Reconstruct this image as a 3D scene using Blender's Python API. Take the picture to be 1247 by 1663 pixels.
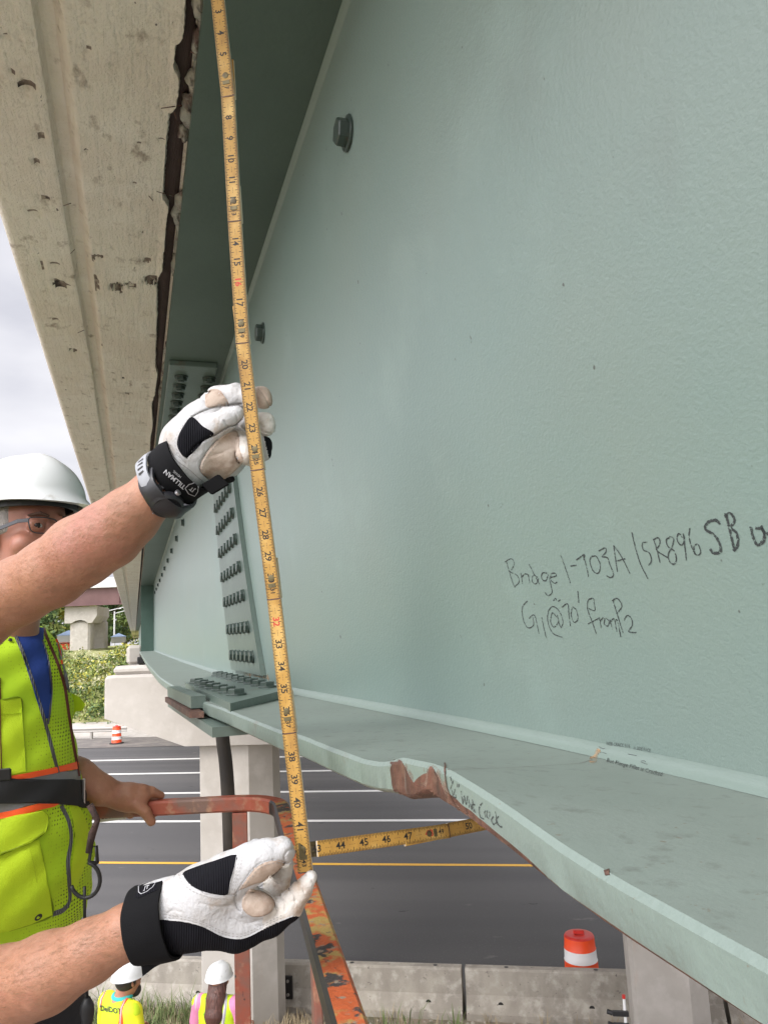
import bpy, math, random
import numpy as np
from mathutils import Vector, Matrix, Quaternion
from mathutils.bvhtree import BVHTree
from mathutils.geometry import delaunay_2d_cdt
random.seed(7); RS=np.random.RandomState(11)
for o in list(bpy.data.objects): bpy.data.objects.remove(o)
S=bpy.context.scene; COL=S.collection
# ------------------------------------------------------------------ camera
F=1200.; CX,CY=623.5,831.5
Yc=np.array([(219-CX)/F,-(1045-CY)/F,1.]); Yc/=np.linalg.norm(Yc)
Wc=np.array([-.049,.987,0.]); Wc[2]=-(Wc[0]*Yc[0]+Wc[1]*Yc[1])/Yc[2]; Wc/=np.linalg.norm(Wc)
Xc=np.cross(Wc,Yc); Xc=Xc if Xc[0]>0 else -Xc
B=np.stack([Xc,Yc,Wc])                       # world = B @ (right, up, forward)
def ray(px,py): return B@np.array([(px-CX)/F,-(py-CY)/F,1.])
def at(px,py,d): return ray(px,py)*d
def onz(px,py,z): r=ray(px,py); return r*(z/r[2])
def pix(P):
    c=np.asarray(P)@B; return np.stack([CX+F*c[...,0]/c[...,2], CY-F*c[...,1]/c[...,2]],-1)
RT,UP,FW=B[:,0],B[:,1],B[:,2]
cam=bpy.data.cameras.new('camera'); co=bpy.data.objects.new('camera',cam); COL.objects.link(co)
cam.sensor_fit='VERTICAL'; cam.sensor_height=36; cam.lens=F/1663*36; cam.clip_start=.02; cam.clip_end=3000
co.matrix_world=Matrix([[*(RT[i],UP[i],-FW[i]),0] for i in range(3)]+[[0,0,0,1]])
S.camera=co
# ------------------------------------------------------------------ world and sun
SUN_EL,SUN_AZ=math.radians(42),math.radians(238)   # direction towards the sun, azimuth from +Y clockwise
w=bpy.data.worlds.new('World'); S.world=w; w.use_nodes=True; nt=w.node_tree; nt.nodes.clear()
N=nt.nodes.new; L=nt.links.new
out=N('ShaderNodeOutputWorld'); bg=N('ShaderNodeBackground'); sky=N('ShaderNodeTexSky'); sky.sky_type='NISHITA'
sky.sun_disc=False; sky.sun_elevation=SUN_EL; sky.sun_rotation=SUN_AZ; sky.dust_density=3
tc=N('ShaderNodeTexCoord'); mp=N('ShaderNodeMapping'); mp.inputs['Scale'].default_value=(1,1,2.4)
no=N('ShaderNodeTexNoise'); no.inputs['Scale'].default_value=2.6; no.inputs['Detail'].default_value=7
cr=N('ShaderNodeValToRGB'); cr.color_ramp.elements[0].position=.38; cr.color_ramp.elements[1].position=.62
cr.color_ramp.elements[0].color=(7.6,7.6,8.3,1); cr.color_ramp.elements[1].color=(10.6,10.5,10.9,1)
mx=N('ShaderNodeMixRGB'); mx.inputs[0].default_value=.88
# thin cloud brighter towards the hidden sun
dt=N('ShaderNodeVectorMath'); dt.operation='DOT_PRODUCT'
sd=Vector((math.sin(SUN_AZ)*math.cos(SUN_EL),math.cos(SUN_AZ)*math.cos(SUN_EL),math.sin(SUN_EL)))
dt.inputs[1].default_value=sd
mr=N('ShaderNodeMapRange'); mr.inputs[1].default_value=.25; mr.inputs[2].default_value=1; mr.inputs[3].default_value=1.; mr.inputs[4].default_value=5.
ml=N('ShaderNodeVectorMath'); ml.operation='SCALE'
L(tc.outputs['Generated'],mp.inputs[0]); L(mp.outputs[0],no.inputs['Vector']); L(no.outputs['Fac'],cr.inputs[0])
L(tc.outputs['Generated'],dt.inputs[0]); L(dt.outputs['Value'],mr.inputs[0])
L(cr.outputs[0],ml.inputs[0]); L(mr.outputs[0],ml.inputs['Scale'])
L(sky.outputs[0],mx.inputs[1]); L(ml.outputs[0],mx.inputs[2]); L(mx.outputs[0],bg.inputs[0])
bg.inputs[1].default_value=.125; L(bg.outputs[0],out.inputs[0])
sl=bpy.data.lights.new('sun','SUN'); sl.energy=2.3; sl.angle=math.radians(22); sl.color=(1,.96,.9)
so=bpy.data.objects.new('sun',sl); COL.objects.link(so); so.rotation_euler=sd.to_track_quat('Z','Y').to_euler()
S.view_settings.view_transform='Standard'; S.view_settings.look='None'; S.view_settings.gamma=1
S.view_settings.exposure=-.27
# ------------------------------------------------------------------ materials
def mat(name,col,rough=.6,metal=0,layers=(),bumps=(),sss=0,coat=0,spec=.5,bdist=.01,alpha=None,rotz=None):
    """layers: (colour, scale, lo, hi, (sx,sy,sz) stretch, detail) noise masks; bumps: (scale, strength, detail, stretch, kind)"""
    m=bpy.data.materials.new(name); m.use_nodes=True; t=m.node_tree; N=t.nodes.new; L=t.links.new
    b=t.nodes['Principled BSDF']; b.inputs['Roughness'].default_value=rough; b.inputs['Metallic'].default_value=metal
    b.inputs['Specular IOR Level'].default_value=spec
    if sss: b.inputs['Subsurface Weight'].default_value=sss; b.inputs['Subsurface Radius'].default_value=(.012,.004,.002); b.inputs['Subsurface Scale'].default_value=.6
    if coat: b.inputs['Coat Weight'].default_value=coat
    tc=N('ShaderNodeTexCoord')
    def noise(sc,det,st,kind='noise',seed=0):
        mp=N('ShaderNodeMapping'); mp.inputs['Scale'].default_value=st; mp.inputs['Location'].default_value=(seed*3.1,seed*1.7,seed)
        if rotz is not None: mp.vector_type='TEXTURE'; mp.inputs['Rotation'].default_value=(0,0,rotz); mp.inputs['Scale'].default_value=[1/q for q in st]
        L(tc.outputs['Object'],mp.inputs[0])
        if kind=='voronoi':
            n=N('ShaderNodeTexVoronoi'); n.inputs['Scale'].default_value=sc; n.inputs['Randomness'].default_value=.15; L(mp.outputs[0],n.inputs['Vector']); return n.outputs['Distance']
        if kind=='wave':
            n=N('ShaderNodeTexWave'); n.inputs['Scale'].default_value=sc; n.inputs['Distortion'].default_value=.6; L(mp.outputs[0],n.inputs['Vector']); return n.outputs['Fac']
        n=N('ShaderNodeTexNoise'); n.inputs['Scale'].default_value=sc; n.inputs['Detail'].default_value=det; n.inputs['Roughness'].default_value=.6
        L(mp.outputs[0],n.inputs['Vector']); return n.outputs['Fac']
    c=N('ShaderNodeRGB'); c.outputs[0].default_value=(*col,1); cur=c.outputs[0]
    for i,l in enumerate(layers):
        lc,sc,lo,hi=l[:4]; st=l[4] if len(l)>4 else (1,1,1); det=l[5] if len(l)>5 else 5; kind=l[6] if len(l)>6 else 'noise'
        f=noise(sc,det,st,kind,i+1); r=N('ShaderNodeMapRange'); r.inputs[1].default_value=lo; r.inputs[2].default_value=hi; L(f,r.inputs[0])
        x=N('ShaderNodeMixRGB'); L(r.outputs[0],x.inputs[0]); L(cur,x.inputs[1]); x.inputs[2].default_value=(*lc,1); cur=x.outputs[0]
    L(cur,b.inputs['Base Color'])
    prev=None
    for i,u in enumerate(bumps):
        sc,stg,det=u[:3]; st=u[3] if len(u)>3 else (1,1,1); kind=u[4] if len(u)>4 else 'noise'
        f=noise(sc,det,st,kind,i+5); bp=N('ShaderNodeBump'); bp.inputs['Strength'].default_value=stg; bp.inputs['Distance'].default_value=bdist
        L(f,bp.inputs['Height'])
        if prev: L(prev,bp.inputs['Normal'])
        prev=bp.outputs[0]
    if prev: L(prev,b.inputs['Normal'])
    if alpha:
        f=noise(alpha[0],3,(1,1,1),'noise',9); r=N('ShaderNodeMapRange'); r.inputs[1].default_value=alpha[1]; r.inputs[2].default_value=alpha[2]; L(f,r.inputs[0]); L(r.outputs[0],b.inputs['Alpha'])
    return m
M={}
M['sage']=mat('sage_paint',(.188,.255,.232),.34,layers=[((.198,.255,.228),2.2,.4,.65),((.225,.295,.268),5,.55,.8),((.17,.205,.185),2.6,.64,.82,(1,1,.5),7),((.08,.09,.08),60,.75,.775,(1,1,1),2)],
   bumps=[(300,.20,3,(1,.8,1)),(130,.12,2),(5,.20,2)],bdist=.0026)
M['sage_top']=mat('dusty_sage_paint',(.205,.24,.215),.5,layers=[((.19,.225,.20),8,.45,.65),((.22,.265,.237),3,.5,.7),((.155,.175,.155),60,.56,.72),((.16,.14,.11),120,.66,.72)],bumps=[(160,.12,3)],bdist=.003)
M['sage_weld']=mat('sage_weld_paint',(.185,.238,.213),.4,bumps=[(120,.3,3,(1,.3,1)),(18,.3,2)],bdist=.003)
M['sage_edge']=mat('sage_edge_paint',(.185,.235,.21),.36,layers=[((.17,.22,.195),9,.5,.7),((.15,.14,.11),16,.64,.76,(1,1,1),7),((.16,.15,.12),90,.68,.73)],bumps=[(140,.22,3),(25,.15,2)],bdist=.003)
M['sage_dark']=mat('sage_old_paint',(.12,.16,.14),.36,layers=[((.14,.09,.06),9,.62,.72),((.10,.135,.118),3,.45,.6)],bumps=[(90,.3,3)],bdist=.003)
M['greenplate']=mat('deep_green_paint',(.04,.08,.062),.5,layers=[((.055,.10,.08),5,.4,.7)],bumps=[(60,.2,3)],bdist=.003)
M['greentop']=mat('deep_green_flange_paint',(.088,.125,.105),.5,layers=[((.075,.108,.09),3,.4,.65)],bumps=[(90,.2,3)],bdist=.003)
M['bolt']=mat('painted_bolt',(.045,.065,.056),.35,layers=[((.12,.09,.07),30,.62,.75)],bumps=[(200,.2,2)],bdist=.002)
M['rust']=mat('rust',(.14,.062,.042),.55,layers=[((.05,.028,.022),30,.48,.62,(1,2.5,.3),6),((.21,.21,.18),22,.62,.68,(1,2.5,.3),7),((.075,.035,.025),22,.4,.6),((.16,.09,.06),60,.55,.7)],bumps=[(120,.6,5),(20,.4,3)],bdist=.003)
M['rust_line']=mat('rust_stain',(.24,.13,.07),.9,alpha=(60,.3,.55))
M['rust_halo']=mat('thin_rust_bleed',(.22,.14,.10),.9,alpha=(45,.50,.72))
M['rust_soft']=mat('orange_rust_stain',(.42,.25,.12),.9,alpha=(70,.42,.75))
M['darkgap']=mat('rusted_dark_steel',(.055,.035,.032),.9,layers=[((.11,.06,.05),14,.5,.65,(1,.2,1))],bumps=[(60,.9,5,(1,.25,1))],bdist=.008)
M['conc_soffit']=mat('weathered_concrete',(.80,.74,.65),.9,layers=[((.74,.66,.57),3,.4,.6),((.82,.76,.68),7,.5,.7),((.40,.33,.27),26,.60,.72,(1,.6,1)),((.66,.59,.50),40,.56,.72),((.12,.09,.08),60,.72,.745,(1,.35,1),3)],
   bumps=[(160,.6,6),(60,.7,3,(1,.12,1)),(16,.5,4)],bdist=.008)
M['conc_grout']=mat('broken_grout',(.34,.34,.31),.95,layers=[((.15,.10,.09),22,.5,.62),((.45,.41,.35),12,.5,.65)],bumps=[(70,.9,6)],bdist=.008)
M['pit']=mat('shade_tinted_spalled_pit',(.22,.17,.14),.95,layers=[((.40,.34,.28),60,.5,.62),((.04,.03,.028),30,.52,.62)],bumps=[(120,.9,5)],bdist=.006)  # dirt brown, darkened to paint in the shading the pits barely get
M['conc_pier']=mat('pier_concrete',(.43,.40,.36),.85,layers=[((.38,.35,.31),1.2,.45,.65),((.44,.34,.27),1.9,.62,.72,(1,1,.25)),((.48,.45,.41),3,.5,.7)],bumps=[(30,.2,5)],bdist=.01)
M['conc_barrier']=mat('barrier_concrete',(.35,.32,.27),.9,layers=[((.26,.235,.2),2.4,.4,.62,(1,1,.6)),((.42,.39,.34),6,.5,.68),((.12,.10,.09),14,.66,.72)],bumps=[(40,.5,5)],bdist=.01)
M['asphalt']=mat('asphalt',(.088,.085,.086),.8,layers=[((.11,.105,.104),.30,.40,.66,(.05,1,1),2),((.066,.064,.066),.45,.48,.70,(.05,1,1),2),((.17,.16,.15),2.2,.66,.76,(.5,1,1),8),((.035,.035,.035),1.2,.68,.71,(1,2,1),5),((.14,.135,.13),30,.6,.7)],bumps=[(220,.5,3)],bdist=.01,rotz=-.506)
M['shoulder']=mat('shoulder_asphalt',(.15,.135,.125),.9,layers=[((.2,.18,.16),1.4,.45,.6)],bumps=[(120,.5,3)],bdist=.01)
M['white_line']=mat('white_line_paint',(.72,.71,.68),.7,layers=[((.5,.49,.47),8,.6,.75)])
M['yellow_line']=mat('yellow_line_paint',(.72,.40,.05),.7,layers=[((.5,.28,.05),8,.6,.75)])
M['ground']=mat('verge_soil',(.26,.21,.16),.95,layers=[((.27,.23,.18),3,.45,.6),((.11,.11,.06),1.5,.52,.66),((.33,.31,.28),24,.62,.70)],bumps=[(30,.8,6)],bdist=.03)
M['far_ground']=mat('far_soil',(.17,.16,.09),.95,layers=[((.24,.21,.14),.1,.45,.6)])
M['bank']=mat('weedy_bank',(.20,.22,.07),.95,layers=[((.30,.29,.13),.5,.45,.6)],bumps=[(3,.8,4)],bdist=.2)
M['rule']=mat('rule_face',(.47,.265,.055),.55,layers=[((.33,.17,.035),40,.5,.68,(1,1,.35)),((.68,.45,.15),16,.52,.7)],bumps=[(300,.1,2)],bdist=.001)
M['rule_edge']=mat('bare_wood_edge',(.72,.62,.48),.6)
M['ink']=mat('black_print',(.02,.017,.014),.6)
M['redink']=mat('red_print',(.55,.04,.03),.6)
M['brass']=mat('worn_brass',(.16,.13,.065),.5,.5,layers=[((.09,.07,.04),90,.5,.65)])
M['leather']=mat('white_goatskin',(.52,.52,.53),.6,layers=[((.43,.41,.39),22,.46,.66),((.36,.29,.23),30,.58,.74)],bumps=[(420,.25,3),(75,.6,4,(1,1,.5)),(30,.6,3)],bdist=.004)
M['leather_tan']=mat('soiled_tan_leather',(.47,.37,.30),.6,layers=[((.36,.26,.20),45,.45,.62),((.60,.51,.44),28,.52,.68)],bumps=[(500,.3,4),(60,.3,2)],bdist=.003)
M['leather_dirty']=mat('dirty_white_leather',(.64,.60,.55),.6,layers=[((.45,.35,.27),38,.5,.66),((.70,.68,.66),20,.5,.7)],bumps=[(420,.2,3),(70,.9,4)],bdist=.004)
M['elastic']=mat('black_ribbed_elastic',(.007,.007,.010),.85,spec=.15,bumps=[(330,.6,1,(.4,.4,1.3),'wave')],bdist=.0015)
M['cuff']=mat('black_neoprene',(.007,.007,.008),.85,spec=.15,bumps=[(900,.3,2)],bdist=.001)
M['thread']=mat('white_thread',(.72,.72,.72),.7)
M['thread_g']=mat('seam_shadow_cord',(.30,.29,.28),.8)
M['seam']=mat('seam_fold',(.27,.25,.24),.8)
M['logo']=mat('grey_print',(.42,.42,.44),.7)
M['skin']=mat('skin',(.37,.175,.105),.48,layers=[((.33,.15,.09),14,.48,.66),((.42,.21,.13),34,.5,.7),((.33,.16,.10),150,.62,.74),((.38,.16,.11),9,.55,.7),((.24,.11,.07),420,.66,.74)],bumps=[(260,.35,4),(60,.3,3),(900,.2,2)],sss=.10,bdist=.0026)
M['skin_face']=mat('flushed_face_skin',(.36,.155,.105),.5,layers=[((.31,.12,.085),22,.5,.66)],bumps=[(400,.2,3)],sss=.12,bdist=.002)
M['hairc']=mat('body_hair',(.28,.17,.10),.6)
M['greyhair']=mat('grey_hair',(.30,.27,.25),.7,bumps=[(300,.6,2,(1,1,.2))])
M['brownhair']=mat('brown_hair',(.075,.03,.022),.5,layers=[((.14,.06,.045),60,.5,.65,(1,1,.12))],bumps=[(80,.8,2,(1,1,.1))])
M['blackhair']=mat('dark_hair',(.02,.016,.014),.6,bumps=[(200,.5,2)])
M['watch']=mat('black_resin',(.02,.02,.024),.35)
M['watchg']=mat('grey_resin_strap',(.33,.34,.37),.45)
M['steel']=mat('steel',(.45,.45,.47),.3,.9)
M['helmet']=mat('white_helmet',(.66,.68,.68),.3,coat=.3,layers=[((.50,.50,.48),26,.62,.74),((.40,.38,.35),90,.68,.74)],bumps=[(60,.05,2)],bdist=.002)
M['blackp']=mat('black_plastic',(.018,.018,.02),.5)
M['web_strap']=mat('black_webbing',(.012,.012,.014),.8,bumps=[(500,.4,1,(1,1,1),'wave')],bdist=.001)
M['vest']=mat('lime_solid_fabric',(.52,.70,.012),.75,layers=[((.44,.62,.01),6,.45,.65)],bumps=[(9,.6,3,(1,1,.6)),(500,.2,1)],bdist=.012)
M['mesh_fab']=mat('lime_mesh_fabric',(.46,.68,.015),.8,layers=[((.06,.10,.008),215,.36,.20,(1,.02,.62),1,'voronoi'),((.38,.60,.012),7,.45,.65)],bumps=[(8,.6,2,(1,1,.5))],bdist=.010)
M['lime_seam']=mat('seam_painted_shade',(.22,.32,.01),.8)  # dark olive seam lines paint in the shading missing at pocket edges
M['orange_tape']=mat('orange_tape',(.90,.10,.015),.6,bumps=[(400,.2,1)],bdist=.002)
M['grey_tape']=mat('grey_reflective_tape',(.17,.17,.18),.45,bumps=[(300,.2,1)],bdist=.002)
M['silver_tape']=mat('silver_reflective_tape',(.50,.48,.52),.4)
M['zip']=mat('grey_zipper',(.11,.11,.12),.5,bumps=[(420,.9,1,(.2,.2,1),'wave')],bdist=.002)
M['blue']=mat('royal_blue_cotton',(.008,.035,.20),.8,bumps=[(22,.5,3)],bdist=.006)
M['rope']=mat('rust_coloured_strap',(.15,.04,.026),.8,bumps=[(260,.6,1,(1,1,1),'wave')],bdist=.001)
M['pants']=mat('dark_navy_trousers',(.012,.014,.02),.85,bumps=[(14,.5,3)],bdist=.01)
M['shirt_p']=mat('pink_shirt',(.62,.22,.38),.8)
M['shirt_t']=mat('teal_collar',(.04,.42,.40),.8)
M['yellow_tee']=mat('yellow_tee',(.80,.78,.02),.8,bumps=[(9,.5,3)],bdist=.02)
M['lensg']=mat('eyeglass_frame',(.03,.03,.035),.3)
M['eye_w']=mat('eyeball',(.55,.48,.45),.2); M['eye_i']=mat('dark_iris',(.02,.012,.01),.15); M['lips']=mat('lips',(.40,.16,.13),.5); M['brow']=mat('eyebrow_hair',(.10,.05,.035),.8)
M['orange_paint']=mat('chipped_orange_paint',(.56,.085,.03),.5,layers=[((.40,.16,.12),9,.5,.68),((.30,.25,.15),38,.56,.62,(1,1,1),6),((.045,.04,.038),26,.57,.60,(1,1,1),7)],bumps=[(90,.5,5),(26,.4,4)],bdist=.003)
M['orange_worn']=mat('heavily_chipped_orange_paint',(.50,.115,.04),.5,layers=[((.42,.30,.10),30,.50,.58,(1,1,1),6),((.06,.055,.055),24,.55,.58,(1,1,1),8),((.30,.24,.18),70,.58,.64)],bumps=[(70,.8,6),(24,.6,4)],bdist=.003)
M['orange_red']=mat('red_orange_rail_paint',(.34,.085,.05),.55,layers=[((.20,.12,.095),9,.46,.62),((.40,.22,.14),24,.55,.68),((.03,.03,.03),30,.64,.68,(1,1,.5),6),((.45,.40,.34),34,.70,.73)],bumps=[(60,.4,5)],bdist=.003)
M['black_edge']=mat('bare_dark_steel',(.03,.028,.028),.45,.3)
M['orange_plastic']=mat('orange_drum_plastic',(.86,.075,.01),.45,bumps=[(8,.2,2)])
M['white_plastic']=mat('white_reflective_sheeting',(.76,.75,.74),.5)
M['red_plastic']=mat('drum_top_red',(.60,.035,.025),.45)
M['black_rubber']=mat('black_rubber',(.02,.02,.02),.85)
M['brown_steel']=mat('brown_painted_steel',(.15,.078,.075),.6,layers=[((.12,.06,.058),.6,.4,.6)])
M['leafm']=[mat('leaf_%d'%i,c,.7) for i,c in enumerate([(.13,.18,.04),(.23,.27,.06),(.36,.34,.05),(.42,.41,.24),(.07,.12,.035)])]
M['bark']=mat('bark',(.10,.075,.05),.9)
M['drygrass']=mat('dry_grass',(.36,.29,.18),.9); M['greengrass']=mat('green_weed',(.13,.17,.06),.9)
M['far_white']=mat('far_white_paint',(.6,.6,.6),.7); M['far_blue']=mat('far_blue_paint',(.30,.40,.58),.7)
M['galv']=mat('galvanised_steel',(.34,.32,.29),.5,.3)
M['pipe']=mat('dark_drain_pipe',(.012,.010,.009),.6,layers=[((.035,.028,.022),6,.55,.7,(1,1,.3))])
M['crayon']=mat('black_crayon',(.035,.04,.04),.9,alpha=(420,.36,.50))
M['crayon_thin']=mat('pencil_line',(.07,.08,.08),.9,alpha=(420,.30,.46))
M['elastomer']=mat('elastomer_pad',(.015,.015,.015),.8)
# ------------------------------------------------------------------ mesh and object helpers
LOC={}
def finish(o,label=None,cat=None,group=None,kind=None):
    if label: o['label']=label
    if cat: o['category']=cat
    if group: o['group']=group
    if kind: o['kind']=kind
    return o
def empty(name,loc,label,cat,group=None):
    o=bpy.data.objects.new(name,None); COL.objects.link(o); o.location=Vector([float(v) for v in loc]); LOC[o]=np.array(loc,float); o.empty_display_size=.1
    return finish(o,label,cat,group)
def mesh(name,V,Fc,m,parent=None,base=None,smooth=False,mi=None,sharp=None):
    """one mesh object; V in world coordinates"""
    V=np.asarray(V,float)
    if parent is not None: off=LOC[parent]
    else: off=np.array(base,float) if base is not None else np.zeros(3)
    me=bpy.data.meshes.new(name); me.from_pydata((V-off).tolist(),[],[list(map(int,f)) for f in Fc])
    ms=m if isinstance(m,(list,tuple)) else [m]
    for k in ms: me.materials.append(k)
    if mi is not None: me.polygons.foreach_set('material_index',np.asarray(mi,np.int32))
    if smooth: me.polygons.foreach_set('use_smooth',np.ones(len(me.polygons),bool))
    if sharp: me.set_sharp_from_angle(angle=math.radians(sharp))
    me.validate(); me.update()
    o=bpy.data.objects.new(name,me); COL.objects.link(o)
    if parent is not None: o.parent=parent
    else: o.location=off
    LOC[o]=off
    return o
class MB:
    def __init__(s): s.V=[];s.F=[];s.I=[]
    def add(s,V,F,mi=0):
        n=len(s.V); s.V+= [tuple(v) for v in V]; s.F+=[[i+n for i in f] for f in F]; s.I+=[mi]*len(F); return s
    def box(s,c,ax,ay,az,mi=0,bev=0):
        c,ax,ay,az=[np.asarray(v,float) for v in (c,ax,ay,az)]
        if bev:
            la,lb,lc=[np.linalg.norm(v) for v in (ax,ay,az)]
            V=[];idx={}
            for sx in(-1,1):
                for sy in(-1,1):
                    for sz in(-1,1):
                        for k in range(3):
                            f=[1,1,1]
                            for q,l in enumerate((la,lb,lc)):
                                if q!=k: f[q]=1-bev/l
                            idx[(sx,sy,sz,k)]=len(V); V.append(c+ax*sx*f[0]+ay*sy*f[1]+az*sz*f[2])
            Fc=[]
            for k in range(3):
                o=[q for q in range(3) if q!=k]
                for sg in(-1,1):
                    q=[]
                    for a,b in((-1,-1),(1,-1),(1,1),(-1,1)):
                        t=[0,0,0];t[k]=sg;t[o[0]]=a;t[o[1]]=b;q.append(idx[(*t,k)])
                    Fc.append(q)
            for k in range(3):
                o=[q for q in range(3) if q!=k]
                for a in(-1,1):
                    for b in(-1,1):
                        q=[]
                        for sg,kk in((-1,o[0]),(1,o[0]),(1,o[1]),(-1,o[1])):
                            t=[0,0,0];t[k]=sg;t[o[0]]=a;t[o[1]]=b;q.append(idx[(*t,kk)])
                        Fc.append(q)
            for sx in(-1,1):
                for sy in(-1,1):
                    for sz in(-1,1): Fc.append([idx[(sx,sy,sz,k)] for k in range(3)])
            cc=c
            G=[]
            for f in Fc:
                p=[V[i] for i in f]; n=np.cross(p[1]-p[0],p[2]-p[0]); 
                if np.dot(n,np.mean(p,0)-cc)<0: f=f[::-1]
                G.append(f)
            return s.add(V,G,mi)
        V=[c+ax*i+ay*j+az*k for i,j,k in((-1,-1,-1),(1,-1,-1),(1,1,-1),(-1,1,-1),(-1,-1,1),(1,-1,1),(1,1,1),(-1,1,1))]
        return s.add(V,[(0,3,2,1),(4,5,6,7),(0,1,5,4),(1,2,6,5),(2,3,7,6),(3,0,4,7)],mi)
    def bx(s,x0,x1,y0,y1,z0,z1,mi=0,bev=0):
        return s.box(((x0+x1)/2,(y0+y1)/2,(z0+z1)/2),((x1-x0)/2,0,0),(0,(y1-y0)/2,0),(0,0,(z1-z0)/2),mi,bev)
    def sweep(s,path,prof,upv,mi=0,closed=False,caps=True):
        path=[np.asarray(p,float) for p in path]; n=len(path); m=len(prof); V=[]
        for i,p in enumerate(path):
            a=path[(i-1)%n] if (closed or i>0) else p; b=path[(i+1)%n] if (closed or i<n-1) else p
            t=b-a; t/=np.linalg.norm(t); sd=np.cross(t,upv); sd/=np.linalg.norm(sd); u=np.cross(sd,t)
            for q in prof: V.append(p+sd*q[0]+u*q[1])
        Fc=[]
        for i in range(n if closed else n-1):
            for j in range(m):
                k=(j+1)%m; i2=(i+1)%n; Fc.append((i*m+j,i*m+k,i2*m+k,i2*m+j))
        if caps and not closed: Fc+=[tuple(range(m))[::-1],tuple((n-1)*m+j for j in range(m))]
        return s.add(V,Fc,mi)
    def tube(s,path,r,mi=0,seg=10,closed=False):
        path=[np.asarray(p,float) for p in path]; n=len(path); V=[]; prev=None
        rr=r if hasattr(r,'__len__') else [r]*n
        for i,p in enumerate(path):
            a=path[(i-1)%n] if (closed or i>0) else p; b=path[(i+1)%n] if (closed or i<n-1) else p
            t=b-a; t/=max(np.linalg.norm(t),1e-9)
            if prev is None:
                u=np.cross(t,(0,0,1.)); 
                if np.linalg.norm(u)<.1: u=np.cross(t,(1.,0,0))
            else: u=prev-t*np.dot(prev,t)
            u/=np.linalg.norm(u); prev=u; v=np.cross(t,u)
            for k in range(seg):
                a_=2*math.pi*k/seg; V.append(p+(u*math.cos(a_)+v*math.sin(a_))*rr[i])
        Fc=[(i*seg+k,i*seg+(k+1)%seg,((i+1)%n)*seg+(k+1)%seg,((i+1)%n)*seg+k) for i in range(n if closed else n-1) for k in range(seg)]
        if not closed: Fc+=[tuple(range(seg))[::-1],tuple((n-1)*seg+k for k in range(seg))]
        return s.add(V,Fc,mi)
    def lathe(s,base,prof,ax=(0,0,1),seg=24,mi=0,sx=1.,u=None):
        ax=np.asarray(ax,float); ax/=np.linalg.norm(ax)
        u=np.cross(ax,(0,1.,0) if abs(ax[1])<.9 else (1.,0,0)) if u is None else np.asarray(u,float)-ax*np.dot(u,ax)
        u/=np.linalg.norm(u); v=np.cross(ax,u); V=[];n=len(prof)
        for r,h in prof:
            for k in range(seg):
                a=2*math.pi*k/seg; V.append(np.asarray(base)+ax*h+(u*math.cos(a)*sx+v*math.sin(a))*r)
        Fc=[(i*seg+k,i*seg+(k+1)%seg,(i+1)*seg+(k+1)%seg,(i+1)*seg+k) for i in range(n-1) for k in range(seg)]
        if prof[0][0]>1e-6: Fc.append(tuple(range(seg))[::-1])
        if prof[-1][0]>1e-6: Fc.append(tuple((n-1)*seg+k for k in range(seg)))
        return s.add(V,Fc,mi)
    def build(s,name,m,parent=None,base=None,smooth=False,sharp=None):
        return mesh(name,s.V,s.F,m,parent,base,smooth or bool(sharp),s.I,sharp)
def rect(w,h,b=.003):
    return [(-w+b,-h),(w-b,-h),(w,-h+b),(w,h-b),(w-b,h),(-w+b,h),(-w,h-b),(-w,-h+b)]
# --- signed distance modelling
def snets(V,o,h):
    s=V<0; nx,ny,nz=V.shape
    acc=np.zeros((nx-1,ny-1,nz-1,3),np.float32); cnt=np.zeros((nx-1,ny-1,nz-1),np.float32)
    def sl(d,i): return slice(d,None if d else -1)
    for ax in range(3):
        oth=[a for a in range(3) if a!=ax]
        for a in (0,1):
            for b in (0,1):
                i0=[0,0,0]; i0[oth[0]]=a; i0[oth[1]]=b; i1=list(i0); i1[ax]=1
                def cut(i): return tuple(slice(i[k],V.shape[k]-1+i[k]) for k in range(3))
                v0=V[cut(i0)]; v1=V[cut(i1)]; m=(v0<0)!=(v1<0)
                with np.errstate(divide='ignore',invalid='ignore'): t=np.where(m,v0/(v0-v1),0)
                cnt+=m
                for k in range(3):
                    acc[...,k]+= np.where(m,(t if k==ax else i0[k]),0)
    act=cnt>0; idx=-np.ones(act.shape,int); ii=np.argwhere(act); idx[act]=np.arange(len(ii))
    P=(ii+acc[act]/cnt[act][:,None])*h+o
    Fc=[]
    for ax in range(3):
        oth=[(ax+1)%3,(ax+2)%3]
        a=[slice(None)]*3; b=[slice(None)]*3; a[ax]=slice(0,-1); b[ax]=slice(1,None)
        s0=s[tuple(a)]; s1=s[tuple(b)]; e=np.argwhere(s0!=s1)
        ok=(e[:,oth[0]]>0)&(e[:,oth[1]]>0)&(e[:,oth[0]]<V.shape[oth[0]]-1)&(e[:,oth[1]]<V.shape[oth[1]]-1); e=e[ok]
        def cid(d0,d1):
            q=e.copy(); q[:,oth[0]]-=d0; q[:,oth[1]]-=d1; return idx[q[:,0],q[:,1],q[:,2]]
        q=np.stack([cid(1,1),cid(0,1),cid(0,0),cid(1,0)],1)
        fl=~s0[e[:,0],e[:,1],e[:,2]]; q[fl]=q[fl][:,::-1]
        Fc.append(q)
    Fc=np.concatenate(Fc); Fc=Fc[(Fc>=0).all(1)]
    return P,Fc
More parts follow.
